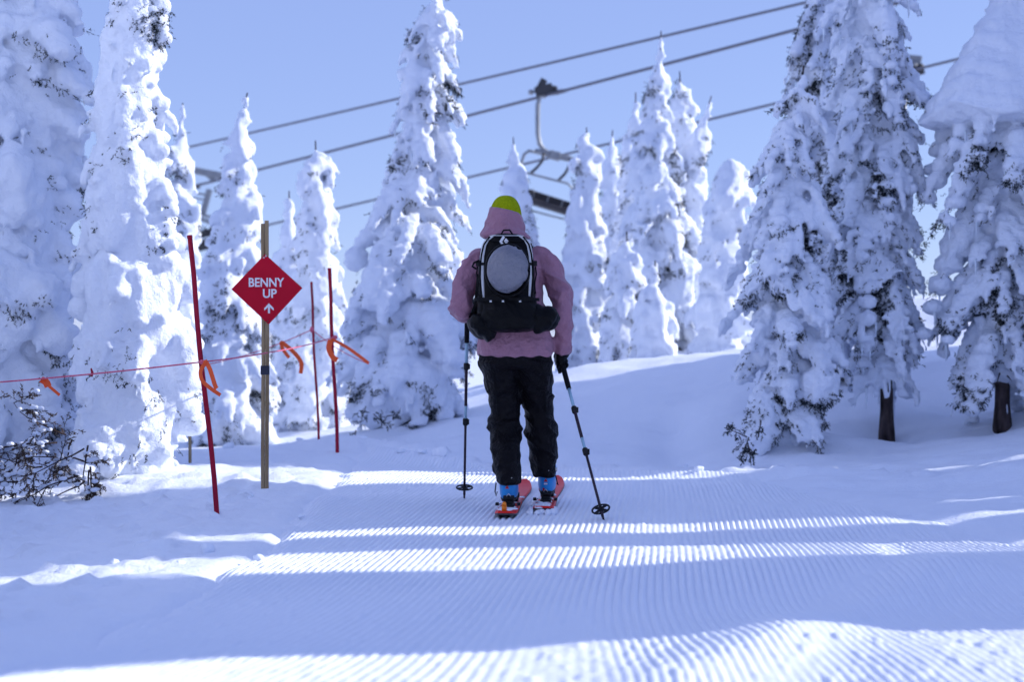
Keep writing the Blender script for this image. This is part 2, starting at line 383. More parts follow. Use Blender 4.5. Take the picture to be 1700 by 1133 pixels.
def make_tree(label, D, prof, yground=None, heavy=.5, seed=1, voxel=None, crown_y=None, trunk=None, droop=1.0,
              needles=1.0, extra=None, icicles=0, group=None, tip=True, lump=1.0, name='snowy_fir', fringe=1.0, fingers=1.0, plaster=0.0, slim=0.0, bare_above=None):
    rng = np.random.default_rng(seed * 101 + 7)
    pr = sorted([(CAMZ - (y - 566.0) * D / F, (cx - 850.0) * D / F, hw * D / F) for (y, cx, hw) in prof])
    zz = np.array([p[0] for p in pr]); xx = np.array([p[1] for p in pr]); rr = np.array([p[2] for p in pr])
    bx = xx[0] if trunk is None else (trunk[0] - 850) * D / F
    g = gz(bx, D)
    zlow = g - .05 if crown_y is None else CAMZ - (crown_y - 566.0) * D / F
    ztop = zz[-1]
    root = thing(name, label, 'tree', (bx, D, g), group)
    Rf = lambda z: np.interp(z, zz, rr); Xf = lambda z: np.interp(z, zz, xx)
    C = []; R = []; NP = []; ND = []; IC = []
    yoff = lambda z: .06 * math.sin(z * 1.7 + seed)
    z = zlow; phase = rng.uniform(0, 6.28)
    fr = max(.022, (voxel or D * .0019) * 1.05)          # thinnest snow finger
    while z < ztop - .02:
        r = float(Rf(z)) * (1.08 - .16 * plaster); x = float(Xf(z)); y = D + yoff(z)
        cr = r * (.30 - .10 * slim + (.42 - .14 * slim) * heavy)
        C.append((x, y, z)); R.append((cr, cr, max(cr * .8, .05)))
        nb = int(4 + min(r, 1.0) * 5); phase += 2.4
        for k in range(nb):
            a = phase + 6.283 * k / nb + rng.normal() * .35
            L = r * (rng.uniform(.55, .95) if r > .16 else rng.uniform(.4, 1.5)) * (1.0 if rng.random() > .15 else 1.2)
            dr = droop * rng.uniform(.5, 1.15) * (1.05 - .3 * heavy); upk = rng.uniform(.0, .3)
            n = int(np.clip(L / (.06 - .025 * slim), 2, 6 + int(4 * slim))); rb = np.clip(L * (.20 + .11 * heavy), .03, .17) * rng.uniform(.7, 1.3) * (1 - .33 * slim)
            if slim and rng.random() < .25: dr *= 1.5; L *= 1.1
            ca, sa = math.cos(a), math.sin(a); zb = z + rng.normal() * .06
            for i in range(1, n + 1):
                s = i / n; q = rb * (.7 + .5 * math.sin(math.pi * min(1, s * .95))) * rng.uniform(.8, 1.15)
                px, py, pz = x + ca * L * s, y + sa * L * s, zb + L * (upk * s - dr * s * s)
                if pz < g - .02: continue
                C.append((px, py, pz + q * .35)); R.append((q, q, q * rng.uniform(.6, .85)))
                if s > .3 - .2 * slim and r > .1:
                    # fingers of snow hanging from the spray, needles in the gaps
                    for _ in range(rng.poisson(1.5 * fingers * (1.25 - heavy * .6) * (1 - .3 * slim))):
                        t = rng.normal() * q * .9; fl = rng.uniform(.05, .15 + .05 * slim) * min(1.2, .5 + r); f0 = fr * rng.uniform(.9, 1.5)
                        ox, oy = px - sa * t + ca * q * .4, py + ca * t + sa * q * .4
                        for h in (0, .5, 1.0):
                            C.append((ox + ca * fl * .45 * h, oy + sa * fl * .45 * h, pz - fl * h + q * .1)); R.append((f0 * (1.15 - .4 * h),) * 2 + (f0 * 1.25,))
                    for _ in range(rng.poisson(9.0 * needles * (1.15 - heavy * .75) * (1 - .35 * slim))):
                        t = rng.normal() * q * .95
                        NP.append((px - sa * t + ca * q * rng.uniform(.3, .75), py + ca * t + sa * q * rng.uniform(.3, .75), pz - q * rng.uniform(.15, .7)))
                        ND.append((ca * .6, sa * .6, -.8))
                if icicles and s > .7 and rng.random() < .35 * icicles: IC.append((px - sa * rng.normal() * q * .6, py + ca * rng.normal() * q * .6, pz - q * .25, rng.uniform(.05, .16)))
        z += max(.07, .30 * r) * rng.uniform(.8, 1.25)
    # the leader
    C.append((xx[-1], D + yoff(ztop), ztop - .03)); R.append((max(rr[-1] * .8, .03),) * 2 + (.07,))
    for e in (extra or []):      # (px, py, forward offset, rx px, rz px)
        p = at(e[0], e[1], D); k = D / F
        C.append((p.x, D + e[2], p.z)); R.append((e[3] * k, e[3] * k * .9, e[4] * k))
    C = np.array(C); R = np.array(R)
    iv, iff = ico(1); iv = np.array(iv); iff = np.array(iff)
    V = (C[:, None, :] + iv[None] * R[:, None, :]).reshape(-1, 3)
    Fc = (iff[None] + (np.arange(len(C)) * len(iv))[:, None, None]).reshape(-1, 3)
    me = remesh(np_mesh('snow', V, Fc), voxel or D * .0019, 2 + int(5 * plaster), .5)
    drop_crumbs(me, 1500)
    co = get_co(me); no = get_no(me)
    d = .030 * lump * fbm(co * np.array([5, 5, 3.0]), 3, seed) + .020 * lump * (.5 - np.abs(vnoise(co * np.array([14, 14, 11]), seed + 3))) + .009 * vnoise(co * 30, seed + 9)
    if plaster: d = d * (1 - .6 * plaster) + plaster * (.075 * fbm(co * np.array([3.2, 3.2, 1.5]), 3, seed + 70) + .02 * np.abs(vnoise(co * np.array([9, 9, 4]), seed + 77)) * (fbm(co * 2.2, 2, seed + 80) > .05) + .006 * vnoise(co * 40, seed + 79))
    d *= np.clip(Rf(co[:, 2]) / .18, .35, 1.1)
    set_co(me, co + no * d[:, None])
    co = get_co(me); no = get_no(me)
    # needles that poke through the snow, in patches, mostly on the undersides
    patch = fbm(co * np.array([3.2, 3.2, 2.6]), 3, seed + 40)
    pr_ = np.clip(.55 - no[:, 2] * .9, 0, 1.4) * np.clip((patch - .05 - .2 * heavy) * 5, 0, 1) * fringe
    area = (voxel or D * .0019) ** 2
    sel = rng.random(len(co)) < pr_ * area * 1500 * needles
    NPs = np.concatenate([np.array(NP).reshape(-1, 3), co[sel] - no[sel] * .01]); NDs = np.concatenate([np.array(ND).reshape(-1, 3), no[sel] * .8 + np.array([0, 0, -.5])])
    pm_ = fbm(NPs * np.array([2.6, 2.6, 3.4]), 2, seed + 50) > -.22 + .25 * heavy
    NPs, NDs = NPs[pm_], NDs[pm_]
    if bare_above is not None:
        low_ = NPs[:, 2] < CAMZ - (bare_above - 566.0) * D / F; NPs, NDs = NPs[low_], NDs[low_]
    kd = KDTree(len(co))
    for i_, q_ in enumerate(co): kd.insert(q_, i_)
    kd.balance()
    near_ = np.array([kd.find(q_)[2] < .06 for q_ in NPs], dtype=bool); NPs, NDs = NPs[near_], NDs[near_]
    IC = [q_ for q_ in IC if kd.find((q_[0], q_[1], q_[2] + .02))[2] < .035]
    front = NPs[:, 1] < D + .35 * Rf(NPs[:, 2]); NPs, NDs = NPs[front], NDs[front]
    snow = link('snow_cover', me, M['rime'], root)
    nm = needle_mesh(NPs, NDs, rng.uniform(.025, .055, len(NPs)) * min(1.3, .7 + D * .027), rng)
    if nm: tag(link('crown', nm, M['needle'], root, False), kind='stuff')
    tr = .045 if trunk is None else trunk[1] * D / F / 2
    zs_ = np.linspace(g - .15, ztop + (.10 if tip else -.05), 14)
    zs_ = np.unique(np.concatenate([zs_, [g + .05]]))
    def tx(q):
        k = smooth01(zlow, zlow + .8, q) if trunk is not None else 1.0
        return bx * (1 - k) + float(Xf(q)) * k
    MB().tube([(tx(q), D + yoff(q) * (1 if trunk is None else smooth01(zlow, zlow + .8, q)), q) for q in zs_],
              [tr * (1.25 if q < g + .06 else 1) * (1 - .93 * max(0, (q - g)) / (ztop + .1 - g)) + .004 for q in zs_], 10).build('trunk', M['bark'], root)
    if trunk is not None:      # snow stuck on the bare trunk, dead stubs
        for k in range(1):
            zq = g + .05 + (zlow - g) * rng.uniform(.1, 1.0); a = rng.uniform(-2.6, -.5); rq = tr * .95
            MB().ball((bx + math.cos(a) * rq, D + math.sin(a) * rq, zq), (rng.uniform(.008, .02), .010, rng.uniform(.02, .07)), 2).build('snow_patch', M['rime'], root)
        for k in range(4):
            zq = g + .15 + (zlow - g) * rng.uniform(.3, 1.0); a = rng.uniform(-3.1, 0); p0 = Vector((bx, D, zq)); d_ = Vector((math.cos(a), math.sin(a), rng.uniform(-.5, .1)))
            MB().tube([p0, p0 + d_ * .12, p0 + d_ * .22 + Vector((0, 0, -.03))], [.010, .007, .002], 6).build('dead_branch', M['bark'], root)
    if IC:
        b = MB()
        for (x, y, z, l) in IC:
            b.tube([(x, y, z + .03), (x + .004, y, z - l * .5), (x, y + .003, z - l)], [.013, .008, .002], 5)
        tag(b.build('icicles', M['ice'], root), kind='stuff')
    return root

GL, GC, GR = 'firs beside the rope fence', 'firs on the rise behind the skier', 'firs on the right slope'
make_tree('massive snow plastered fir cut off by the left edge', 12.0, [(-260, 20, 20), (-140, 30, 55), (-40, 40, 80), (40, 45, 112), (130, 40, 128), (250, 30, 120), (400, 20, 135), (560, 15, 150), (700, 15, 155), (880, 15, 150)],
          heavy=.8, seed=3, fingers=.5, plaster=.6, voxel=.022, needles=1.7, group=GL, extra=[(50, 300, -.45, 45, 55), (55, 340, -.42, 38, 50), (60, 520, -.5, 42, 60), (30, 560, -.45, 40, 55)])
make_tree('columnar fir caked in smooth snow, behind the nearest red pole', 11.0, [(-200, 228, 20), (-100, 230, 45), (0, 228, 60), (100, 218, 73), (200, 212, 72), (300, 218, 84), (400, 224, 98), (480, 224, 112), (550, 224, 124), (620, 224, 112), (700, 226, 98), (800, 226, 86), (850, 222, 80)],
          heavy=1.0, seed=5, voxel=.019, needles=1.5, group=GL, droop=1.4, lump=1.0, fingers=.12, plaster=1.0,
          extra=[(224, -20, 0, 46, 130), (212, 120, -.05, 56, 130), (204, 190, -.12, 46, 90), (216, 330, -.05, 64, 150), (244, 420, -.08, 52, 110), (222, 520, -.03, 90, 150), (224, 690, -.05, 86, 160), (222, 800, -.05, 80, 90), (298, 585, -.05, 40, 58), (180, 620, -.1, 54, 90)])
make_tree('thin snowy spire rising just right of the left fir column', 19.0, [(183, 302, 4), (230, 300, 10), (300, 299, 17), (370, 300, 20), (420, 303, 32), (560, 303, 48), (740, 303, 60)], heavy=.6, seed=7, group=GL)
make_tree('snowy fir with a swollen snow cap, behind the red diamond sign', 17.0, [(168, 410, 3), (182, 400, 11), (240, 397, 16), (300, 395, 22), (325, 393, 34), (360, 396, 40), (410, 392, 46), (470, 385, 58), (600, 385, 66), (740, 385, 72)], heavy=.8, seed=9, group=GL, extra=[(398, 375, 0, 36, 45), (396, 250, 0, 14, 70)])
make_tree('smallest snowy spire, right of the sign post top', 20.0, [(330, 480, 5), (370, 481, 11), (430, 482, 18), (520, 482, 32), (720, 482, 50)], heavy=.55, seed=11, group=GL)
make_tree('snowy fir between the sign and the two far red poles', 18.0, [(248, 524, 6), (268, 526, 18), (320, 524, 24), (360, 526, 29), (420, 526, 34), (480, 528, 42), (600, 528, 52), (740, 528, 62)], heavy=.65, seed=13, group=GL)
make_tree('tall snow draped fir left of the skier, tip touching the top edge', 16.0, [(-14, 737, 4), (10, 722, 26), (40, 716, 38), (100, 708, 47), (180, 704, 54), (260, 700, 62), (320, 694, 76), (400, 684, 92), (480, 676, 104), (560, 670, 110), (650, 670, 112), (760, 668, 108)],
          heavy=.62, seed=15, slim=.6, voxel=.024, group=GC, needles=1.3, icicles=.5, extra=[(590, 430, 0, 22, 24), (690, 640, -.35, 70, 60), (625, 650, -.35, 40, 70)])
make_tree('thin snowy fir rising behind the skier\'s yellow green hat', 22.0, [(240, 852, 4), (270, 855, 10), (310, 857, 18), (350, 858, 25), (420, 858, 34), (640, 858, 52)], heavy=.6, seed=17, group=GC)
make_tree('slim snowy spire right of the lift chair, leftmost of the background clump', 22.0, [(222, 974, 4), (250, 974, 12), (320, 972, 22), (380, 972, 30), (450, 970, 34), (540, 968, 42), (630, 968, 50)], heavy=.65, seed=19, group=GC)
make_tree('second slim snowy spire from the lift chair', 23.0, [(226, 1017, 4), (250, 1016, 10), (330, 1016, 16), (390, 1015, 26), (460, 1012, 36), (630, 1012, 46)], heavy=.6, seed=21, group=GC)
make_tree('narrow snowy top crowded against the tallest background fir', 22.6, [(165, 1055, 3), (190, 1055, 10), (250, 1055, 16), (320, 1052, 26), (420, 1050, 36), (620, 1050, 50)], heavy=.6, seed=23, group=GC)
make_tree('tallest snowy fir of the background clump, its tip crossing the cables', 21.0, [(62, 1098, 3), (90, 1097, 9), (140, 1094, 17), (180, 1092, 22), (230, 1090, 34), (280, 1090, 46), (360, 1095, 56), (460, 1100, 60), (610, 1100, 64)], heavy=.62, seed=25, slim=.5, voxel=.034, group=GC, extra=[(1128, 470, -.3, 24, 55)])
make_tree('second snowy top of the tallest background clump', 21.6, [(130, 1128, 3), (150, 1130, 14), (200, 1132, 18), (260, 1136, 26), (360, 1136, 36), (610, 1138, 50)], heavy=.6, seed=27, group=GC)
make_tree('snowy fir with its tip bent towards the right', 21.2, [(172, 1180, 3), (200, 1168, 9), (240, 1156, 14), (290, 1152, 22), (380, 1150, 32), (610, 1150, 40)], heavy=.6, seed=29, group=GC)
make_tree('snow ghost fir with a round mushroom cap', 20.0, [(272, 1212, 18), (286, 1212, 36), (310, 1212, 42), (345, 1208, 36), (380, 1198, 32), (440, 1200, 42), (520, 1198, 46), (610, 1198, 50)], heavy=.9, seed=31, group=GC, tip=False, needles=.7, extra=[(1213, 312, 0, 36, 38), (1200, 400, 0, 28, 60)])
make_tree('small rounded snowy fir at the crest of the rise', 19.0, [(398, 1040, 4), (420, 1040, 14), (460, 1042, 24), (520, 1038, 38), (620, 1036, 46)], heavy=.8, seed=33, group=GC)
make_tree('smallest snowy fir with a knobbed tip at the crest', 18.4, [(446, 1088, 4), (465, 1086, 12), (480, 1084, 10), (500, 1082, 26), (560, 1086, 34), (620, 1086, 38)], heavy=.85, seed=35, group=GC)
make_tree('snow clumped fir at the piste edge, dark needles at its foot', 13.0, [(130, 1332, 6), (170, 1326, 20), (220, 1306, 44), (300, 1304, 62), (400, 1308, 82), (500, 1306, 88), (580, 1304, 82), (640, 1308, 66), (710, 1306, 58), (780, 1300, 60)],
          heavy=.6, seed=37, slim=1.0, voxel=.02, group=GR, needles=1.5, extra=[(1355, 640, -.2, 36, 40), (1260, 700, -.2, 34, 60)])
make_tree('tall fir behind, between the two front firs of the right slope', 15.4, [(-160, 1385, 12), (-60, 1380, 46), (60, 1372, 60), (200, 1368, 62), (340, 1376, 66), (480, 1384, 70), (640, 1390, 70), (720, 1390, 66)], heavy=.4, seed=39, slim=1.0, voxel=.026, group=GR, needles=1.6, icicles=.6)
make_tree('tall icicle hung fir with a bare dark trunk base', 13.7, [(-220, 1450, 12), (-100, 1445, 50), (0, 1442, 82), (100, 1446, 84), (180, 1452, 80), (300, 1452, 82), (420, 1452, 84), (540, 1462, 72), (620, 1470, 62), (660, 1474, 40)],
          heavy=.5, seed=41, slim=1.0, voxel=.02, crown_y=612, trunk=(1472, 21), group=GR, needles=1.7, icicles=1.2, droop=1.35)
make_tree('huge smooth shouldered fir cut off by the right edge', 13.3, [(-200, 1700, 20), (-60, 1695, 50), (10, 1690, 60), (40, 1685, 90), (100, 1685, 112), (180, 1682, 148), (260, 1675, 132), (340, 1672, 122), (450, 1668, 112), (560, 1668, 100), (630, 1670, 88), (670, 1668, 60)],
          heavy=.55, seed=43, slim=1.0, bare_above=225, voxel=.021, crown_y=618, trunk=(1664, 24), group=GR, needles=1.7, icicles=1.0, droop=1.3,
          plaster=.35, extra=[(1684 + 5 * math.sin(q * 1.3), 16 + 8 * q, -.02 + .02 * math.sin(q * 2.1), 50 + 5.8 * q, 30) for q in range(23)])

# firs beside the track on the sunny side, just out of the picture: they throw the long bands of shade
def shade_tree(label, x, yc, w, h, seed, wide=1.45):
    D = yc + x * math.tan(sb)
    k = F / D; px = 850 + x * k; g = gz(x, D)
    P = lambda z: 566 - (z - CAMZ) * k
    hw = w / 2 * k * 1.0
    top_ = [(P(g + h), px, hw * .2), (P(g + h * .93), px, hw * .75)]
    body = [(P(g + h * .8), px, hw * wide * .95), (P(g + (x + 2.3) * .488), px, hw * wide), (P(g + (x + 1.3) * .488), px, hw)] if h > 5 else [(P(g + h * .75), px, hw * .95)]  # high crowns widened to block the sun from the snow left of the track
    make_tree(label, D, top_ + body + [(P(g + 1), px, hw), (P(g), px, hw)], heavy=.9, seed=seed, voxel=.1, needles=.12, group='firs shading the track from beyond the right edge', name='snowy_fir', lump=.7,
              extra=[(px, P(g + q), 0, hw * .86, .5 * k) for q in np.arange(.4, h * .85, .45)])
for i, (x, yc, w, h, n) in enumerate([
    (7.6, 5.64, .92, 7.2, 'nearest to the camera'), (8.6, 6.38, .26, 7.2, 'thinnest, second from the camera'), (7.0, 7.58, .26, 7.0, 'third from the camera'),
    (8.0, 8.36, .24, 7.2, 'slender one abreast of the skier'), (7.4, 9.15, 1.0, 7.4, 'broad one abreast of the skier'), (8.8, 10.05, 1.0, 8.0, 'abreast of the ski tips'),
    (6.0, 11.35, 1.0, 2.5, 'shortest, abreast of the far track edge'), (9.4, 12.5, 1.35, 10.5, 'tallest, beyond the far track edge'), (8.9, 13.3, 1.0, 6.4, 'abreast of the right slope trunks'),
    (9.6, 14.5, 1.3, 6.4, 'farthest up the slope'), (6.2, 13.2, 1.5, 6.0, 'closest to the two bare trunks'), (6.9, 15.6, 1.6, 4.2, 'behind the fir at the right edge')]):
    shade_tree('snow covered fir standing outside the right edge, ' + n, x, yc, w, h, 60 + i, [1.3, 2.4, 3.2, 3.4, 1.3, 1.0, 1, 1.0, 1.2, 1.2, 1, 1][i])

# unseen firs added on both sides to block skylight and darken the track edges
src_tree = [o for o in COL.objects if o.type == 'EMPTY' and 'nearest to the camera' in o.get('label', '')][0]
for x, D, sc, rz, lab in ((-3.3, 5.6, (1.2, 1.2, .75), 1.0, 'level with the near rough strip'), (-3.7, 7.3, (1.3, 1.3, .85), 2.2, 'level with the pale snow lumps'), (-4.4, 9.3, (1.4, 1.4, .9), 3.4, 'next to the bare brown shrub'),
                          (-5.2, 12.2, (1.5, 1.5, 1.0), 4.1, 'next to the massive plastered fir'), (4.5, 6.33, (.95, .95, .8), 5.0, 'level with the curved corduroy'), (5.0, 10.45, (1.25, 1.25, .8), .6, 'level with the thin lit strip')):
    r = src_tree.copy(); COL.objects.link(r); r.location = (x, D, gz(x, D)); r.scale = sc; r.rotation_euler = (0, 0, rz)
    r['label'] = 'snow covered fir standing outside the ' + ('left' if x < 0 else 'right') + ' edge, ' + lab; r['group'] = 'unseen firs added to darken the track edges'
    for ch in list(src_tree.children):
        c = ch.copy(); COL.objects.link(c); c.parent = r

# ------------------------------------------------------------------ more materials
M['pole_red'] = mat('red_plastic', (0.36, 0.004, 0.028), 0.5, 0.2, noise=(14, (0.27, 0.004, 0.026), (1, 1, .2)))
M['sign_red'] = mat('sign_red_face', (0.56, 0.002, 0.024), 0.5, 0.15, noise=(5, (0.50, 0.002, 0.021)))
M['sign_white'] = mat('sign_white_print', (0.78, 0.78, 0.80), 0.5, 0.4)
M['wood'] = mat('weathered_wood', (0.26, 0.18, 0.095), 0.85, 0.2, noise=(26, (0.42, 0.31, 0.18), (1, 1, .06)), bump=[(60, .4, .004)])
M['tape'] = mat('dark_tape', (0.012, 0.014, 0.035), 0.5, 0.5)
M['rope'] = mat('pink_rope', (0.62, 0.06, 0.14), 0.7, 0.3, noise=(120, (0.75, 0.22, 0.28)))
M['flag'] = mat('orange_flagging', (0.85, 0.10, 0.015), 0.5, 0.4)
M['steel'] = mat('galvanised_steel', (0.30, 0.31, 0.32), 0.5, 0.5, .6, noise=(3, (0.22, 0.23, 0.25)))
M['dark_steel'] = mat('dark_steel', (0.05, 0.05, 0.055), 0.55, 0.5, .4)
M['cable'] = mat('steel_cable', (0.14, 0.14, 0.17), 0.6, 0.4, .4)
M['pad'] = mat('seat_pad', (0.035, 0.032, 0.035), 0.7, 0.3, noise=(3, (0.055, 0.05, 0.05)))
M['jacket'] = mat('mauve_shell_fabric', (0.35, 0.172, 0.232), 0.6, 0.2, bump=[(9, .9, .045), (24, .6, .014), (300, .12, .001)], sheen=.1)
M['pants'] = mat('black_shell_fabric', (0.0035, 0.0028, 0.0042), 0.5, 0.12, bump=[(9, .9, .045), (22, .7, .015), (300, .12, .001)])
M['black'] = mat('black_nylon', (0.0015, 0.0015, 0.0022), 0.45, 0.12, bump=[(30, .5, .008)])
M['webbing'] = mat('black_webbing', (0.005, 0.005, 0.006), 0.7, 0.15)
M['silver'] = mat('silver_fabric', (0.20, 0.20, 0.235), 0.34, 0.45, .25, bump=[(11, .9, .04), (30, .8, .014), (90, .5, .004)])
M['pack_grey'] = mat('pale_grey_fabric', (0.56, 0.57, 0.58), 0.6, 0.4, noise=(60, (0.62, 0.63, 0.64)), bump=[(40, .3, .004)])
M['lime'] = mat('lime_knit', (0.31, 0.37, 0.004), 0.9, 0.1, noise=(90, (0.24, 0.30, 0.003)))
M['skin'] = mat('skin', (0.5, 0.32, 0.25), 0.55, 0.4)
M['hair'] = mat('hair', (0.06, 0.04, 0.03), 0.6, 0.4)
M['boot'] = mat('blue_boot_plastic', (0.012, 0.27, 0.66), 0.35, 0.4)
M['boot_dark'] = mat('dark_boot_plastic', (0.009, 0.009, 0.011), 0.5, 0.25)
M['ski_red'] = mat('red_ski_topsheet', (0.74, 0.012, 0.012), 0.4, 0.22, noise=(9, (0.8, 0.02, 0.015)))
M['ski_dark'] = mat('ski_edge', (0.03, 0.028, 0.03), 0.4, 0.5)
M['orange'] = mat('orange_plastic', (0.85, 0.24, 0.01), 0.45, 0.4)
M['alu'] = mat('bare_aluminium', (0.55, 0.56, 0.58), 0.35, 0.5, .8)
M['shaft_blue'] = mat('pale_blue_shaft', (0.30, 0.48, 0.60), 0.35, 0.5)
M['shaft_dark'] = mat('dark_shaft', (0.03, 0.018, 0.03), 0.4, 0.25)
M['grip'] = mat('black_foam_grip', (0.006, 0.006, 0.008), 0.8, 0.15)
M['logo_red'] = mat('red_print', (0.5, 0.02, 0.03), 0.5, 0.4)

# ------------------------------------------------------------------ rope fence: poles, rope, flagging
def red_pole(label, top, base, r):
    g = gz(base.x, base.y); base = Vector((base.x, base.y, g))
    t = thing('fence_pole', label, 'pole', base, 'red fence poles')
    d = (top - base).normalized()
    pts = [base - d * .25 + (top - base + d * .25) * k / 8 for k in range(9)]
    for i, q in enumerate(pts[1:-1]): q.x += .006 * math.sin(i * 1.1)
    p = MB().tube(pts, r, 12).build('shaft', M['pole_red'], t)
    sharp(MB().tube([top - d * .012, top + d * .006], r * 1.08, 12).build('cap', M['pole_red'], t))
    m = MB().ball((base.x + .01, base.y + .01, g - .03), (.09, .08, .055), 3)
    return t
p1t, p1b = at(315, 392, 8.85), at(360, 850, 8.8)
p2t, p2b = at(517, 469, 13.9), at(529, 758, 13.7)
p3t, p3b = at(547, 446, 13.2), at(560, 752, 13.1)
red_pole('leaning dark red fence pole nearest the camera', p1t, p1b, .0145)
red_pole('thinner, farther of the two red poles by the tall fir', p2t, p2b, .011)
red_pole('thicker, nearer of the two red poles by the tall fir', p3t, p3b, .0155)
st = at(316, 780, 11.9); st.z = gz(st.x, st.y)
t = thing('wooden_stake', 'thin bare wooden stake behind the columnar snow caked fir', 'stake', st)
MB().tube([st - Vector((0, 0, .2)), st + Vector((-.004, 0, .3)), st + Vector((-.012, 0, .66))], .012, 8).build('shaft', M['wood'], t)
MB().tube([st + Vector((-.012, 0, .66)), st + Vector((-.012, 0, .668))], .0105, 8).build('sawn_end', M['wood'], t)

def catenary(a, b, sag, n=24):
    return [a.lerp(b, k / n) - Vector((0, 0, sag * 4 * (k / n) * (1 - k / n))) for k in range(n + 1)]
r_off = at(-260, 650, 8.9)
rope_pts = catenary(r_off, at(334, 601, 8.77), .02) + catenary(at(334, 601, 8.77), at(441, 586, 9.93), .004)[1:] + catenary(at(441, 586, 9.93), at(556, 559, 13.05), .012)[1:]
t = thing('rope', 'pink rope strung from the left edge past the sign to the far red pole', 'rope', rope_pts[24])
MB().tube(rope_pts, .0048, 6).build('strand', M['rope'], t)
kn = at(152, 620, 8.84)
MB().tube([kn + Vector((0, 0, -.018)), kn + Vector((.004, 0, .005)), kn + Vector((-.003, 0, .03))], [.007, .008, .004], 6).build('knot', M['pole_red'], t)
MB().ball(at(336, 601, 8.77), (.019, .017, .014), 2).build('knot', M['rope'], t)
MB().ball(at(556, 560, 13.06), (.022, .022, .02), 2).build('knot', M['rope'], t)
far_pts = catenary(at(300, 612, 13.4), at(518, 547, 13.85), .05) + catenary(at(518, 547, 13.85), at(612, 604, 13.3), .03)[1:]
t = thing('rope', 'fainter pink rope tied to the thinner far red pole', 'rope', far_pts[24])
MB().tube(far_pts, .004, 6).build('strand', M['rope'], t)
MB().ball(at(518, 547, 13.84), (.02, .02, .03), 2).build('knot', M['rope'], t)

def ribbon(mb, pts, w, wdir=(1, 0, 0), th=.0016, twist=0.0):
    n = len(pts); vv = []; pts = [Vector(p) for p in pts]
    for i, p in enumerate(pts):
        tng = (pts[min(i + 1, n - 1)] - pts[max(i - 1, 0)]).normalized()
        a = Vector(wdir); a = (a - tng * a.dot(tng)).normalized(); a.rotate(Matrix.Rotation(twist * i / max(1, n - 1), 3, tng)); b = tng.cross(a)
        ww = w / 2
        vv += [p - a * ww - b * th / 2, p + a * ww - b * th / 2, p + a * ww + b * th / 2, p - a * ww + b * th / 2]
    ff = [(i * 4 + k, i * 4 + (k + 1) % 4, i * 4 + 4 + (k + 1) % 4, i * 4 + 4 + k) for i in range(n - 1) for k in range(4)] + [(3, 2, 1, 0), tuple((n - 1) * 4 + k for k in range(4))]
    mb.add(vv, ff); return mb
def curve_px(pp, D, n=8):
    q = [at(*p, D) for p in pp]; out = []
    for i in range(len(q) - 1):
        for k in range(n):
            f = k / n; a = q[max(i - 1, 0)]; b = q[i]; c = q[i + 1]; d = q[min(i + 2, len(q) - 1)]
            out.append(.5 * ((2 * b) + (c - a) * f + (2 * a - 5 * b + 4 * c - d) * f * f + (3 * b - a - 3 * c + d) * f ** 3))
    return out + [q[-1]]
def flagging(label, tails, D, loc):
    t = thing('flagging_tape', label, 'flagging', at(*loc, D), 'orange flagging tapes')
    for (pp, w, tw) in tails: ribbon(MB(), curve_px(pp, D), w, (1, .25, 0), twist=tw).build('tail', M['flag'], t, False)
    MB().ball(at(*loc, D), (.013, .012, .013), 2).build('knot', M['flag'], t)
flagging('orange tape tied round the nearest red pole', [([(340, 598), (348, 612), (357, 640), (360, 645)], .024, .3), ([(340, 604), (333, 616), (336, 632), (350, 645), (366, 656)], .022, .8)], 8.74, (341, 601))
flagging('orange tape on the rope at the left edge', [([(68, 630), (76, 634), (80, 642)], .04, .2), ([(74, 634), (86, 645), (99, 656)], .016, .5)], 8.84, (72, 630))
flagging('orange tape hanging on the faint rope right of the sign', [([(466, 568), (470, 580), (480, 594)], .03, .4), ([(468, 568), (488, 585), (500, 602), (499, 620)], .036, .5)], 13.6, (467, 568))
flagging('orange tape streaming right from the thicker far red pole', [([(551, 563), (575, 576), (595, 590), (612, 603)], .026, .6), ([(549, 564), (546, 578), (552, 592), (560, 598)], .045, .4)], 13.0, (551, 562))

# ------------------------------------------------------------------ the trail sign
sb_ = at(440, 815, 10.0); g = gz(sb_.x, sb_.y)
t = thing('trail_sign', 'red diamond trail sign reading BENNY UP on two wooden stakes', 'sign', (sb_.x, sb_.y, g))
kS = 10.0 / F
for dx, top, w in ((-3.3, 371, 6.0), (3.3, 366, 6.4)):
    zt = CAMZ - (top - 566) * kS
    b = MB(); n = 8
    b.loft([(sb_.x + dx * kS + .002 * math.sin(i + dx), sb_.y, g - .2 + (zt - g + .2) * i / n, w * kS / 2, .011) for i in range(n + 1)], 12, 5)
    b.build('stake', M['wood'], t, True)
b = MB(); zt = CAMZ - (575 - 566 + 32) * kS
b.loft([(sb_.x, sb_.y, CAMZ - (622 - 566) * kS, .0285, .0135), (sb_.x, sb_.y, CAMZ - (607 - 566) * kS, .0285, .0135)], 16, 5); sharp(b.build('tape_band', M['tape'], t))
yb = sb_.y - .022
C4 = [(384, 480), (440, 421.5), (502, 478), (446, 538.5)]
fr_ = Matrix(((1, 0, 0, 0), (0, 0, -1, 0), (0, 1, 0, 0), (0, 0, 0, 1)))    # xy of the sign -> world xz, z towards the camera
def sgn(px, py): q = at(px, py, yb); return (q.x, q.z)
board = sharp(MB().prism([sgn(*c) for c in reversed(C4)], .006, Matrix.Translation((0, yb + .006, 0)) @ fr_).build('board', M['sign_red'], t, False, bevel=.0015))
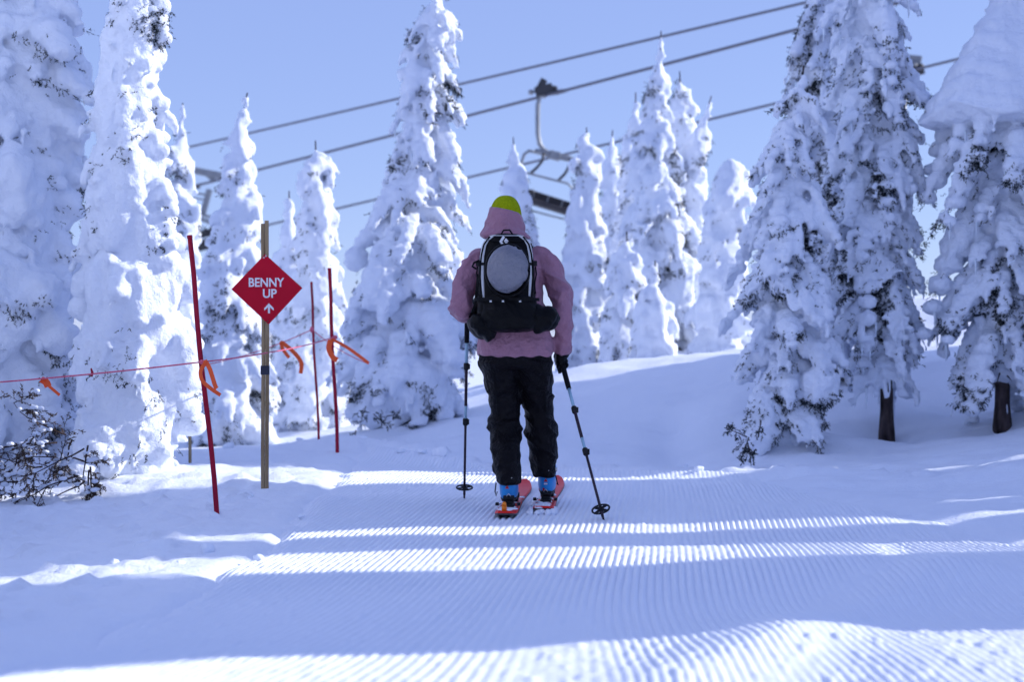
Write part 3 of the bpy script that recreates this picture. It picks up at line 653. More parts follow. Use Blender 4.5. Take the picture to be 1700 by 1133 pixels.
def text_part(txt, px, py, h_px, w_px, parent):
    cu = bpy.data.curves.new('text', 'FONT'); cu.body = txt; cu.align_x = 'CENTER'; cu.size = 1.0; cu.extrude = .02; cu.offset = .022; cu.resolution_u = 4
    o = bpy.data.objects.new('temporary', cu); COL.objects.link(o)
    me = bpy.data.meshes.new_from_object(o.evaluated_get(bpy.context.evaluated_depsgraph_get())); bpy.data.objects.remove(o)
    co = get_co(me); mn, mx = co.min(0), co.max(0)
    k = yb / F; c = at(px, py, yb)
    X_ = (co[:, 0] - (mn[0] + mx[0]) / 2) / (mx[0] - mn[0]) * w_px * k; Z_ = (co[:, 1] - (mn[1] + mx[1]) / 2) / (mx[1] - mn[1]) * h_px * k
    Y_ = -(co[:, 2] - mn[2]) / (mx[2] - mn[2]) * .0012
    set_co(me, np.stack([c.x + X_, yb - .0004 + Y_, c.z + Z_], -1))
    return link('lettering', me, M['sign_white'], parent, False)
text_part('BENNY', 442.5, 468.5, 15, 59, board); text_part('UP', 448, 487, 15, 23, board)
def poly_part(name, pts, material, parent, y, h=.0012):
    return MB().prism([(at(a, b_, y).x, at(a, b_, y).z) for a, b_ in pts], h, Matrix.Translation((0, y, 0)) @ fr_).build(name, material, parent, False)
poly_part('arrow', [(446.3, 503.2), (454.3, 511.5), (454.3, 515.6), (448.3, 510), (448.1, 520), (445, 520), (444.8, 510), (438.8, 515.6), (438.8, 511.5)], M['sign_white'], board, yb - .0004)
for (a, b_) in ((438, 427.5), (441.5, 424.8)):
    q = at(a, b_, yb - .001); MB().ball(q, (.006, .003, .006), 2).build('screw', M['alu'], board)
q = at(444.5, 533, yb - .001); MB().ball(q, (.005, .003, .005), 2).build('screw', M['dark_steel'], board)

# ------------------------------------------------------------------ twiggy branches poking from the snow at the lower left
rng = np.random.default_rng(12)
bs = at(128, 800, 10.1); bs.z = gz(bs.x, bs.y)
t = thing('bare_shrub', 'tangle of bare brown branches sticking out of the snow at lower left', 'shrub', bs)
tw = MB(); NPb = []; NDb = []; sn = MB()
def twig(p, d, L, r, depth):
    pts = [p.copy()]; q = p.copy(); d = d.copy()
    for i in range(6):
        d = (d + Vector(rng.normal(size=3) * .16) + Vector((0, 0, -.03))).normalized(); q = q + d * (L / 6); pts.append(q.copy())
    tw.tube(pts, [r * (1 - .75 * i / 6) for i in range(7)], 6)
    for i in range(1, 7):
        if depth < 2 and rng.random() < (.8 if depth == 0 else .45):
            sd = (d + Vector((rng.normal() * .7, rng.normal() * .5, rng.normal() * .6 - .1))).normalized(); twig(pts[i], sd, L * rng.uniform(.3, .5), r * .55, depth + 1)
        if depth >= 1 and rng.random() < .5: NPb.append(tuple(pts[i])); NDb.append(tuple(d))
        if rng.random() < .3 and depth < 2: sn.ball(pts[i] + Vector((0, 0, .014)), (rng.uniform(.015, .03), rng.uniform(.015, .03), rng.uniform(.010, .018)), 2)
for (px, py, dx, dz, L) in ((145, 768, -1, .05, .55), (140, 745, -1, -.25, .5), (130, 790, -1, -.12, .6), (110, 722, -1, .1, .4), (95, 735, -1, -.05, .45), (140, 800, -.9, -.3, .4), (60, 735, -1, .02, .4), (148, 780, -.5, -.8, .3), (120, 730, -.4, -.7, .3), (70, 775, -1, -.2, .35), (30, 800, -1, .1, .35), (146, 740, -.2, -.9, .4), (150, 775, -.15, -.9, .35)):
    twig(at(px, py, 10.05 + rng.normal() * .08), Vector((dx, rng.normal() * .3 - .25, dz)).normalized(), L, .0065, 0)
tw.build('branch_tangle', M['twig'], t)['kind'] = 'stuff'
nb_ = link('needle_tufts', needle_mesh(np.array(NPb), np.array(NDb) + np.array([0, 0, -.3]), rng.uniform(.03, .06, len(NPb)), rng, 12), M['brown_needle'], t, False); nb_['kind'] = 'stuff'
sn.build('snow_clots', M['rime'], t)['kind'] = 'stuff'

# dark sprays at the foot of the right-hand fir and of the tall fir
def spray(label, D, spots, seed):
    rg = np.random.default_rng(seed); c = at(*spots[0][:2], D); c.z = gz(c.x, D)
    t = thing('low_bough', label, 'bough', c); P_ = []; d_ = []; b = MB()
    for (px, py, dx, dz, L, n) in spots:
        p = at(px, py, D); d = Vector((dx, -.5, dz)).normalized()
        b.tube([p - d * .05, p, p + d * L], [.006, .005, .002], 6)
        for i in range(n):
            s = rg.uniform(-.1, 1); q = p + d * L * s + Vector(rg.normal(size=3) * .022)
            P_.append(tuple(q)); d_.append(tuple(d + Vector(rg.normal(size=3) * .6)))
    b.build('twigs', M['twig'], t)['kind'] = 'stuff'
    link('needles', needle_mesh(np.array(P_), np.array(d_), rg.uniform(.035, .065, len(P_)), rg, 14), M['needle'], t, False)['kind'] = 'stuff'
spray('dark green needled bough poking from the snow at the right fir\'s foot', 12.3, [(1240, 735, -.4, -.9, .16, 26), (1232, 722, -.9, .4, .17, 24), (1243, 745, .1, -1, .12, 22), (1262, 708, -.2, -.8, .1, 10)], 3)
spray('dark green needled bough low on the tall fir left of the skier', 15.1, [(605, 682, -.2, -.8, .09, 14), (625, 692, .5, -.4, .16, 22), (648, 690, .6, .1, .1, 14), (590, 722, 0, -.6, .08, 10)], 4)

# ------------------------------------------------------------------ snow chunks along the track edge
rg = np.random.default_rng(77)
ck = []
for v in range(5):
    b = MB().ball((0, 0, 0), (1, .85, .7), 3); me = b.mesh('snow_chunk'); co = get_co(me)
    set_co(me, co * (1 + .38 * fbm(co * 1.6, 3, 90 + v))[:, None]); me.materials.append(M['lump']); me.polygons.foreach_set('use_smooth', [True] * len(me.polygons)); ck.append(me)
spots = [(372, 832, .035), (408, 826, .045), (415, 832, .03), (243, 912, .05), (262, 918, .03), (345, 918, .045), (225, 918, .03), (700, 752, .05), (640, 742, .05), (600, 748, .06), (730, 768, .06), (665, 748, .04), (380, 745, .06), (350, 752, .05), (455, 748, .05), (500, 752, .05), (480, 740, .04), (1160, 786, .04), (1140, 784, .03), (300, 940, .03), (190, 940, .03), (455, 800, .03), (480, 790, .03), (500, 860, .02), (430, 930, .025)]
words = ['beside the nearest pole', 'by the sign post', 'left of the groomed track', 'on the far track edge']
for i, (px, py, s_) in enumerate(spots):
    D = CAMZ * F / (py - 566); 
    for _ in range(6): x = (px - 850) * D / F; D = (CAMZ - gz(x, D)) * F / (py - 566)
    x = (px - 850) * D / F
    o = bpy.data.objects.new('snow_chunk', ck[i % 5]); COL.objects.link(o)
    o.location = (x, D, gz(x, D) + s_ * .35); o.scale = (s_ * rg.uniform(.8, 1.3), s_ * rg.uniform(.8, 1.2), s_ * rg.uniform(.6, .9)); o.rotation_euler = (rg.normal() * .3, rg.normal() * .3, rg.uniform(0, 6))
    where = ('beside the foot of the nearest red pole' if 360 < px < 420 and py > 815 else 'on the far edge of the track left of the skier' if px > 590 and px < 800 and py < 775
             else 'on the far edge of the track right of the skier' if px > 1000 else 'between the sign post and the far red poles' if py < 805 else 'in the rough strip left of the groomed ridges' if py < 945 else 'at the lower left, nearest the camera')
    tag(o, 'small lump of broken snow ' + where, 'snow lump', 'snow lumps ' + where)

# ------------------------------------------------------------------ chairlift: cables, towers, chair
def line_pt(A, B, px):
    """the point of the straight run A-B seen at picture column px"""
    (ax, ay, aD), (bx, by, bD) = A, B
    f = (px - ax) / (bx - ax); w = f * aD / (bD * (1 - f) + f * aD) if True else f
    a, b = at(ax, ay, aD), at(bx, by, bD); return a.lerp(b, w)
TOP = ((262, 255.5, 47.0), (1760, -98, 29.0)); MID = ((325, 308, 46.0), (1760, -68, 29.0)); LOW = ((335, 399, 48.0), (1800, 46, 33.0))
def cable(label, L, r):
    a, b = at(*L[0]), at(*L[1]); pts = catenary(a, b, .03, 40)
    t = thing('lift_cable', label, 'cable', a, 'chairlift cables')
    MB().tube(pts, r, 8).build('strand', M['cable'], t)
    for e in (a, b): MB().tube([e + Vector((-.12, 0, 0)), e + Vector((.12, 0, -.03))], r * 1.7, 8).build('end_clamp', M['dark_steel'], t)
cable('topmost of the three chairlift cables crossing the sky', TOP, .031)
cable('middle chairlift cable that carries the hanging chair', MID, .036)
cable('lowest of the three chairlift cables, passing behind the chair', LOW, .031)

def tower(label, D, mast_px, top_y, arm, bars, plates, wheels):
    g = gz(at(mast_px, 0, D).x, D); b0 = at(mast_px, 600, D); b0.z = g
    t = thing('lift_tower', label, 'lift tower', b0, 'chairlift towers')
    top = at(mast_px, top_y, D)
    MB().tube([b0 - Vector((0, 0, .4)), b0.lerp(top, .5), top], [.28, .24, .20], 20).build('mast', M['steel'], t)
    def beam(name, a, b_, w, m):
        A, B = at(*a), at(*b_); d = B - A
        return MB().box((A + B) / 2, (d.length, w * .9, w), d.to_track_quat('X', 'Z').to_matrix()).build(name, m, t, False, bevel=.015)
    ca = beam('crossarm', *arm, .20, M['steel'])
    for (a, b_, w) in bars: beam('brace', a, b_, w, M['steel'])
    for (a, b_, w) in plates: beam('bracket', a, b_, w, M['steel'])
    for row in wheels:
        (ax, ay, aD), (bx, by, bD), n = row; A, B = at(ax, ay, aD), at(bx, by, bD); dv = (B - A).normalized(); rot = dv.to_track_quat('X', 'Z').to_matrix(); axl = rot @ Vector((0, 1, 0))
        tr = MB().box((A + B) / 2 - Vector((0, 0, .10)), ((B - A).length * 1.02, .10, .14), rot).build('sheave_train', M['dark_steel'], t, False, bevel=.01)
        for k in range(n):
            q = A.lerp(B, (k + .5) / n); MB().tube([q - axl * .07, q + axl * .07], min(.16, (B - A).length / n * .46), 18).build('sheave', M['dark_steel'], tr)
tower('grey steel lift tower half hidden by snowy firs at left', 47.0, 394, 288, ((288, 276, 47), (396, 297, 47)),
      [((306, 311, 46.8), (342, 303, 46.8), .05), ((306, 317, 46.9), (342, 323, 46.9), .06), ((306, 326, 46.9), (346, 332, 46.9), .05), ((345, 290, 47), (356, 300, 47), .14)],
      [((348, 314, 46.9), (337, 354, 46.9), .16), ((326, 354, 46.8), (356, 362, 46.8), .10), ((330, 362, 46.9), (352, 370, 46.9), .12), ((356, 362, 46.9), (394, 372, 47), .10), ((356, 316, 46.9), (394, 318, 47), .10)],
      [((322, 410, 46.6), (374, 396, 46.6), 5), ((326, 388, 47.2), (358, 380, 47.2), 3)])
tower('lift tower hidden behind the firs of the right slope', 37.5, 1490, 88, ((1470, 94, 37.4), (1530, 100, 37.2)),
      [((1490, 150, 37.4), (1520, 112, 37.2), .10)], [((1516, 100, 37.2), (1520, 112, 37.1), .12)], [((1508, 116, 36.9), (1534, 110, 36.9), 2)])

# the chair
gp = line_pt(*MID, 903); CD = gp.y; kc = CD / F
def cp(px, py, dy=0): return at(px, py + 1, CD + dy)
t = thing('chairlift_chair', 'empty dark chairlift chair hanging from the middle cable', 'lift chair', cp(915, 345))
MB().tube([cp(906, 158), cp(896, 158), cp(893, 172), cp(892.5, 195), cp(893, 222), cp(896, 238), cp(903, 248), cp(914, 254), cp(922, 257)], .058, 10).build('hanger', M['steel'], t)
gr = MB(); gr.box(cp(903, 148), (.42, .22, .22), Matrix.Rotation(-.26, 3, 'Y')); gr.box(cp(898, 141), (.16, .18, .34), Matrix.Rotation(.5, 3, 'Y'))
gr.tube([cp(905, 150), cp(913, 146), cp(920, 144), cp(925, 146)], [.09, .07, .06, .05], 8); gr.tube([cp(905, 153), cp(925, 151.5), cp(942, 148)], [.08, .06, .04], 8)
sharp(gr.build('grip', M['dark_steel'], t))
MB().tube([cp(896, 149), cp(886, 151)], .03, 6).build('grip_arm', M['dark_steel'], t); MB().ball(cp(881.5, 151.5), .07, 2).build('roller', M['steel'], t)
MB().tube([cp(888, 249), cp(905, 253), cp(922, 257), cp(945, 262), cp(966, 270)], [.06, .075, .08, .075, .055], 10).build('crossbar', M['steel'], t)
MB().box(cp(921, 257), (.26, .24, .2), Matrix.Rotation(.25, 3, 'Y')).build('pivot_block', M['steel'], t, False, bevel=.02)
for pts in ([(890, 251), (878, 249), (870, 255), (866, 268), (865, 300), (867, 322)], [(966, 270), (972, 278), (972, 300), (966, 330), (958, 352)]):
    MB().tube([cp(*q, .3) for q in pts], .036, 8).build('side_frame', M['steel'], t)
for pts in ([(903, 252), (900, 266), (892, 276), (880, 287)], [(947, 262), (946, 272), (938, 287), (926, 299)]):
    MB().tube([cp(*q, -.25) for q in pts], .034, 8).build('bar_arm', M['dark_steel'], t)
MB().tube([cp(862, 282, -.3), cp(880, 287, -.3), cp(926, 299, -.3), cp(942, 303, -.3), cp(949, 310, -.3), cp(952, 326, -.2), cp(953, 345, -.1)], .026, 8).build('restraint_bar', M['steel'], t)
def seat_board(name, a, b, th, dep, dy, m):
    A, B = cp(*a, dy), cp(*b, dy); d = B - A; rot = d.to_track_quat('X', 'Z').to_matrix()
    return MB().box((A + B) / 2, (d.length, dep, th), rot).build(name, m, t, False, bevel=.03)
bk = seat_board('backrest', (862, 316), (956, 346), .24, .10, .25, M['pad']); seat_board('seat', (860, 326), (958, 356), .13, .52, -.1, M['pad'])
for k in range(1, 4):
    f = k / 4; q = cp(862 + 94 * f, 316 + 30 * f, .19); MB().box(q, (.03, .03, .22), Matrix.Rotation(.3, 3, 'Y')).build('seam', M['steel'], bk, False)
MB().tube([cp(866, 343), cp(880, 348), cp(930, 361), cp(948, 364), cp(956, 358)], .022, 8).build('footrest', M['steel'], t)
MB().tube([cp(880, 322, -.4), cp(879, 316, -.5), cp(884, 314, -.6), cp(887, 320, -.5)], .03, 8).build('arm_hook', M['dark_steel'], t)

# ------------------------------------------------------------------ the skier
SY = 8.9
def sp(px, py, dy=0.0): return at(px, py, SY + dy)
def pr(name, mb, m, parent, voxel=.008, it=3, fold=None):
    """union the closed shapes of mb into one skin; fold(co) -> push along the normal"""
    me = remesh(mb.mesh(name), voxel, it, .5)
    if fold is not None:
        co, no = get_co(me), get_no(me); set_co(me, co + no * fold(co)[:, None])
    o = link(name, me, m, parent)
    if fold is not None:
        q = o.modifiers.new('soften', 'SMOOTH'); q.factor = .5; q.iterations = 2
    return o
def ridged(co, sc, seed): return np.clip(1 - np.abs(fbm(co * np.array(sc), 2, seed)) * 2.6, 0, 1) ** 1.6

person = thing('person', 'skier seen from behind in mauve jacket, black trousers and lime beanie', 'person', (.03, SY, 0))
# body: one continuous figure, almost wholly under the clothes
b = MB()
b.loft([(.02, SY + .01, .87, .10, .07), (.02, SY, .92, .15, .10), (.01, SY + .01, 1.05, .135, .09), (0, SY + .03, 1.25, .15, .10), (-.01, SY + .05, 1.38, .16, .095), (-.015, SY + .065, 1.46, .12, .075), (-.025, SY + .08, 1.52, .058, .058), (-.03, SY + .10, 1.58, .054, .056)], 20)
HC = Vector((-.037, SY + .115, 1.665))
b.ball(HC, (.074, .092, .112), 3); b.ball(HC + Vector((0, .06, -.06)), (.05, .045, .05), 2); b.ball(HC + Vector((0, .098, -.02)), (.014, .022, .022), 2)
for s in (-1, 1):
    b.ball(HC + Vector((s * .074, 0, -.01)), (.012, .022, .032), 2); b.ball(HC + Vector((s * .03, .082, .005)), (.012, .010, .008), 2)
b.ball(HC + Vector((0, .094, -.055)), (.024, .010, .008), 2)
ARM_R = [Vector((.165, SY + .06, 1.44)), Vector((.235, SY + .03, 1.34)), Vector((.278, SY - .005, 1.21)), Vector((.292, SY - .02, 1.13)), Vector((.297, SY + .02, 1.0)), Vector((.288, SY + .06, .905)), Vector((.283, SY + .07, .855))]
ARM_L = [Vector((-.19, SY + .06, 1.43)), Vector((-.245, SY + .03, 1.33)), Vector((-.282, SY - .03, 1.21)), Vector((-.292, SY - .05, 1.145)), Vector((-.285, SY + .07, 1.125)), Vector((-.268, SY + .20, 1.14)), Vector((-.262, SY + .26, 1.145))]
for A_ in (ARM_R, ARM_L): b.tube(A_, [.05, .05, .045, .042, .038, .030, .028], 12)
LEG_L = [(830, 600, .0, 36, 36), (833, 625, .03, 31, 33), (837, 660, .06, 27, 29), (839, 690, .07, 26.5, 28), (839, 718, .03, 27, 29), (839, 745, -.05, 26.5, 30), (841, 775, -.085, 21.5, 30), (843.5, 801, -.10, 18.3, 28.5)]
LEG_R = [(884, 600, .0, 34, 36), (887, 625, .05, 30.5, 33), (891, 655, .10, 28, 29), (895, 685, .14, 27, 28), (898, 715, .15, 26.5, 28), (901, 740, .16, 25.5, 29), (903, 765, .17, 22, 29), (904.5, 789, .17, 19, 28)]
def leg_pts(L): return [sp(a, c, d) for a, c, d, _, _ in L]
for L_ in (LEG_L, LEG_R):
    q = leg_pts(L_); b.tube(q + [q[-1] + Vector((0, .0, -.06))], [.070, .066, .058, .050, .046, .042, .034, .030, .026], 12)
    b.ball(q[-1] + Vector((.0, .08, -.085)), (.038, .11, .032), 2)
pr('body', b, M['skin'], person, .009, 3)
# hair under the beanie
pr('hair', MB().ball(HC + Vector((0, -.012, .0)), (.080, .092, .10), 3), M['hair'], person, .008, 1)

# trousers
def tr_fold(co):
    knee = np.exp(-((co[:, 2] - .50) / .17) ** 2) + .55 * np.exp(-((co[:, 2] - .20) / .10) ** 2) + .45 * np.exp(-((co[:, 2] - .80) / .10) ** 2)
    q = co.copy(); q[:, 2] += .55 * np.abs(co[:, 0] - .02) + .35 * co[:, 0]
    return .017 * (ridged(q, (4, 4, 9), 201) - .35) * (.35 + knee) + .006 * (ridged(q, (8, 8, 15), 207) - .35) * (.3 + knee) + .006 * np.exp(-((co[:, 2] - .15) / .05) ** 2)
b = MB()
for L_ in (LEG_L, LEG_R):
    q = leg_pts(L_); rr_ = [(v[3] * (SY + v[2]) / F, v[4] * (SY + v[2]) / F) for v in L_]
    b.loft([(c.x, c.y, c.z, a, e * 1.02) for c, (a, e) in zip(reversed(q), reversed(rr_))], 28)
b.loft([(.022, SY + .0, .80, .12, .10), (.022, SY, .84, .205, .128), (.022, SY, .90, .212, .135), (.02, SY, .97, .19, .13)], 28)
trousers = pr('trousers', b, M['pants'], person, .0065, 2, tr_fold)
for L_, sx in ((LEG_L, -1), (LEG_R, 1)):      # side zips, pulls and hem snaps
    q = leg_pts(L_)[:4]
    pts = [c + Vector((sx * L_[i][3] * .45 * (SY) / F, -L_[i][4] * .93 * SY / F, 0)) for i, c in enumerate(q)]
    MB().tube(pts, .0035, 6).build('zip', M['webbing'], trousers)
    e = leg_pts(L_)[-1]
    for k in (-1, 1): MB().ball(e + Vector((k * .012 + .008, -L_[-1][4] * 1.03 * SY / F, .03 + .004 * k)), (.004, .003, .004), 1).build('snap', M['alu'], trousers)
    b = MB(); b.tube([e + Vector((-.067, -.02, .0)), e + Vector((-.073, -.025, -.05)), e + Vector((-.067, -.03, -.075)), e + Vector((-.061, -.025, -.05))] if sx < 0 else [e + Vector((.062, -.02, .0)), e + Vector((.070, -.025, -.035)), e + Vector((.076, -.03, -.055)), e + Vector((.068, -.025, -.045))], .004, 6); b.build('hem_loop', M['webbing'], trousers)
MB().tube([sp(862, 640, -.02), sp(861, 650, -.04), sp(863, 660, -.04)], .004, 6).build('pull_cord', M['webbing'], trousers)
MB().tube([sp(864, 655, -.03), sp(868, 646, -.02)], .003, 6).build('pull_cord', M['webbing'], trousers)

# jacket
def jk_fold(co):
    hem = np.exp(-((co[:, 2] - .88) / .05) ** 2); arm = smooth01(.17, .26, np.abs(co[:, 0] + .0))
    q = co.copy(); q[:, 2] += .5 * np.abs(co[:, 0])
    elb = np.exp(-((co[:, 2] - 1.12) / .13) ** 2) * arm
    return .017 * (ridged(q, (5, 6, 8), 301) - .4) * (.6 + .8 * arm) + .008 * (ridged(q, (6, 6, 12), 311) - .4) * (elb + .5 * arm) + .004 * hem * np.sin(co[:, 0] * 70)
b = MB()
b.loft([(.022, SY, .874, .216, .150), (.022, SY, .885, .222, .155), (.022, SY, .96, .218, .155), (.012, SY + .01, 1.08, .185, .145), (-.005, SY + .03, 1.25, .178, .142), (-.01, SY + .05, 1.37, .192, .132), (-.013, SY + .06, 1.44, .19, .112), (-.02, SY + .075, 1.49, .125, .09), (-.028, SY + .085, 1.55, .085, .085), (-.03, SY + .09, 1.58, .07, .075)], 40)
b.tube(ARM_R[:6], [.070, .067, .062, .061, .056, .050], 18); b.tube(ARM_L[:6], [.072, .069, .065, .065, .060, .050], 18)
b.ball(ARM_R[0], (.075, .075, .068), 3); b.ball(ARM_L[0], (.075, .075, .068), 3)
jacket = pr('jacket', b, M['jacket'], person, .0065, 3, jk_fold)
# hood bunched behind the head
def open_shell(rings, seg, th):
    b = MB(); b.loft(rings, seg, caps=False); me = b.mesh('hood'); return me
rings = [(-.037, SY + .055, 1.540, .118, .115), (-.037, SY + .045, 1.552, .149, .128, -.06), (-.037, SY + .05, 1.570, .143, .126, -.08), (-.036, SY + .06, 1.592, .125, .118, -.10), (-.037, SY + .068, 1.608, .112, .114, -.14), (-.037, SY + .07, 1.622, .117, .116, -.16), (-.037, SY + .078, 1.645, .112, .116, -.16), (-.039, SY + .085, 1.668, .106, .115, -.16), (-.041, SY + .092, 1.692, .099, .112, -.18), (-.042, SY + .096, 1.714, .092, .106, -.2)]
me = open_shell(rings, 56, .006); co = get_co(me); no = get_no(me)
th_ = np.arctan2(co[:, 1] - SY - .08, co[:, 0] + .037)
push = .016 * (ridged(co, (8, 8, 17), 321) - .4) + .010 * np.exp(-((co[:, 2] - 1.615 + .35 * co[:, 0]) / .012) ** 2) * (-1)
set_co(me, co + np.c_[np.cos(th_), np.sin(th_), 0 * th_] * push[:, None])
hood = link('hood', me, M['jacket'], jacket); m = hood.modifiers.new('thick', 'SOLIDIFY'); m.thickness = .006; m.offset = -1
m = hood.modifiers.new('sub', 'SUBSURF'); m.levels = 1; m.render_levels = 1
for A_, up in ((ARM_R, 0), (ARM_L, 1)):
    d = (A_[5] - A_[4]).normalized(); MB().tube([A_[5] - d * .03, A_[5] + d * .004], [.0555, .0545], 20).build('cuff', M['jacket'], jacket)
# beanie: ribbed knit
b = MB(); seg = 96; rgs = []
for k in range(0, 13):
    a = k / 12 * math.pi / 2; z_ = HC.z - .005 + math.sin(a) * .138; rr_ = math.cos(a) ** .75
    rgs.append((HC.x, HC.y - .012, z_, max(.002, .092 * rr_), max(.002, .108 * rr_)))
rgs = [(HC.x, HC.y - .012, HC.z - .055, .094, .108), (HC.x, HC.y - .012, HC.z - .03, .097, .112), (HC.x, HC.y - .012, HC.z - .008, .095, .110)] + rgs[1:]
vv0 = len(b.v); b.loft(rgs, seg)
b.v = [(HC.x + (x - HC.x) * (1 + .022 * math.cos(math.atan2(y - HC.y, x - HC.x) * 30)), HC.y - .012 + (y - HC.y + .012) * (1 + .022 * math.cos(math.atan2(y - HC.y, x - HC.x) * 30)), z) for (x, y, z) in b.v]
beanie = b.build('beanie', M['lime'], person)
MB().loft([(HC.x, HC.y - .012, HC.z - .052, .099, .113), (HC.x, HC.y - .012, HC.z - .045, .103, .117), (HC.x, HC.y - .012, HC.z - .012, .102, .116), (HC.x, HC.y - .012, HC.z - .006, .097, .111)], 64).build('folded_brim', M['lime'], beanie)

# gloves: palm, four fingers and thumb closed round the pole grips
def glove(hand, along, back):
    """hand: centre of the grip in the fist; along: pole axis (up); back: towards the knuckles"""
    b = MB(); al = along.normalized(); bk = (back - al * back.dot(al)).normalized(); sd = al.cross(bk)
    b.ball(hand + bk * -.028, (.030, .030, .046), 2)
    for k, (L, r) in enumerate(((.95, .0135), (1.05, .0138), (1.0, .0135), (.85, .012))):
        c = hand + al * (.036 - .024 * k); pts = []
        for a in np.linspace(math.pi * .95, -math.pi * .75 * L, 8): pts.append(c + bk * (.027 * math.cos(a)) + sd * (.027 * math.sin(a)))
        b.tube(pts, [r * 1.1] * 4 + [r, r * .95, r * .9, r * .7], 8)
    a0 = hand - bk * .03 - sd * .015 + al * .012
    b.tube([a0, a0 + al * .022 - sd * .018 + bk * .012, hand + al * .050 - sd * .026 + bk * .02, hand + al * .052 - sd * .008 + bk * .036], [.017, .016, .014, .010], 8)
    return b
UP_R = (Vector((.283, SY + .07, .85)) - Vector((.491, 8.36, .0))).normalized(); HR = Vector((.283, SY + .07, .848))
UP_L = (Vector((-.262, SY + .27, 1.145)) - Vector((-.288, 9.44, 0))).normalized(); HL = Vector((-.262, SY + .27, 1.145))
for nm, H, U, A_ in (('glove', HR, UP_R, ARM_R), ('glove', HL, UP_L, ARM_L)):
    b = glove(H, U, Vector((0, 1, .2)) if A_ is ARM_R else Vector((0, .6, .8)))
    b.tube([A_[4].lerp(A_[5], .8), A_[5].lerp(A_[6], .3), H - (H - A_[5]).normalized() * .02], [.046, .046, .036], 14)
    pr(nm, b, M['black'], person, .0045, 2)

# boots
def boot(heel_px, heel_py, dy, yaw, white_tag):
    """built with its heel at the origin, toe along +y"""
    D = SY + dy; o = at(heel_px, heel_py, D); Rz = Matrix.Rotation(-yaw, 4, 'Z'); T = Matrix.Translation(o) @ Rz
    def tf(b): b.v = [tuple(T @ Vector(v)) for v in b.v]; return b
    b = MB()
    b.loft([(0, .13, .0, .042, .150), (0, .13, .02, .050, .158), (0, .12, .05, .052, .150), (0, .10, .08, .052, .13), (0, .075, .11, .055, .105), (0, .065, .135, .057, .074), (0, .07, .155, .054, .066), (0, .075, .17, .046, .055)], 28, 2.4)
    bo = pr('boot', tf(b), M['boot'], person, .006, 2)
    b = MB(); b.loft([(0, .13, -.014, .040, .150), (0, .13, .004, .047, .156)], 24, 2.6); tf(b).build('sole', M['boot_dark'], bo)
    b = MB(); b.loft([(0, .065, .115, .0605, .0835), (0, .066, .128, .0600, .0790)], 28, 2.4); tf(b).build('buckle_strap', M['boot_dark'], bo)
    b = MB(); b.box((0, -.016, .125), (.020, .010, .045)); b.box((0, -.022, .10), (.012, .010, .02)); tf(b).build('walk_lever', M['boot_dark'], bo, False, bevel=.002)
    b = MB().prism([(-.012, 0), (.012, 0), (.004, .012), (.003, .022), (-.004, .012)], .002, Matrix.Translation((0, -.0335, .062)) @ Matrix(((1, 0, 0, 0), (0, 0, -1, 0), (0, 1, 0, 0), (0, 0, 0, 1)))); tf(b).build('logo', M['logo_red'], bo, False)
    if white_tag: b = MB().box((0, -.034, .050), (.020, .003, .008)); tf(b).build('size_tag', M['sign_white'], bo, False)
    for s in (-1, 1): b = MB().box((s * .058, .04, .13), (.010, .05, .018)); tf(b).build('buckle', M['alu'], bo, False, bevel=.002)
    return bo, T
YAW = math.radians(4.4)
boot(842.5, 829, -.15, YAW, False); boot(906.5, 817, .12, YAW, True)

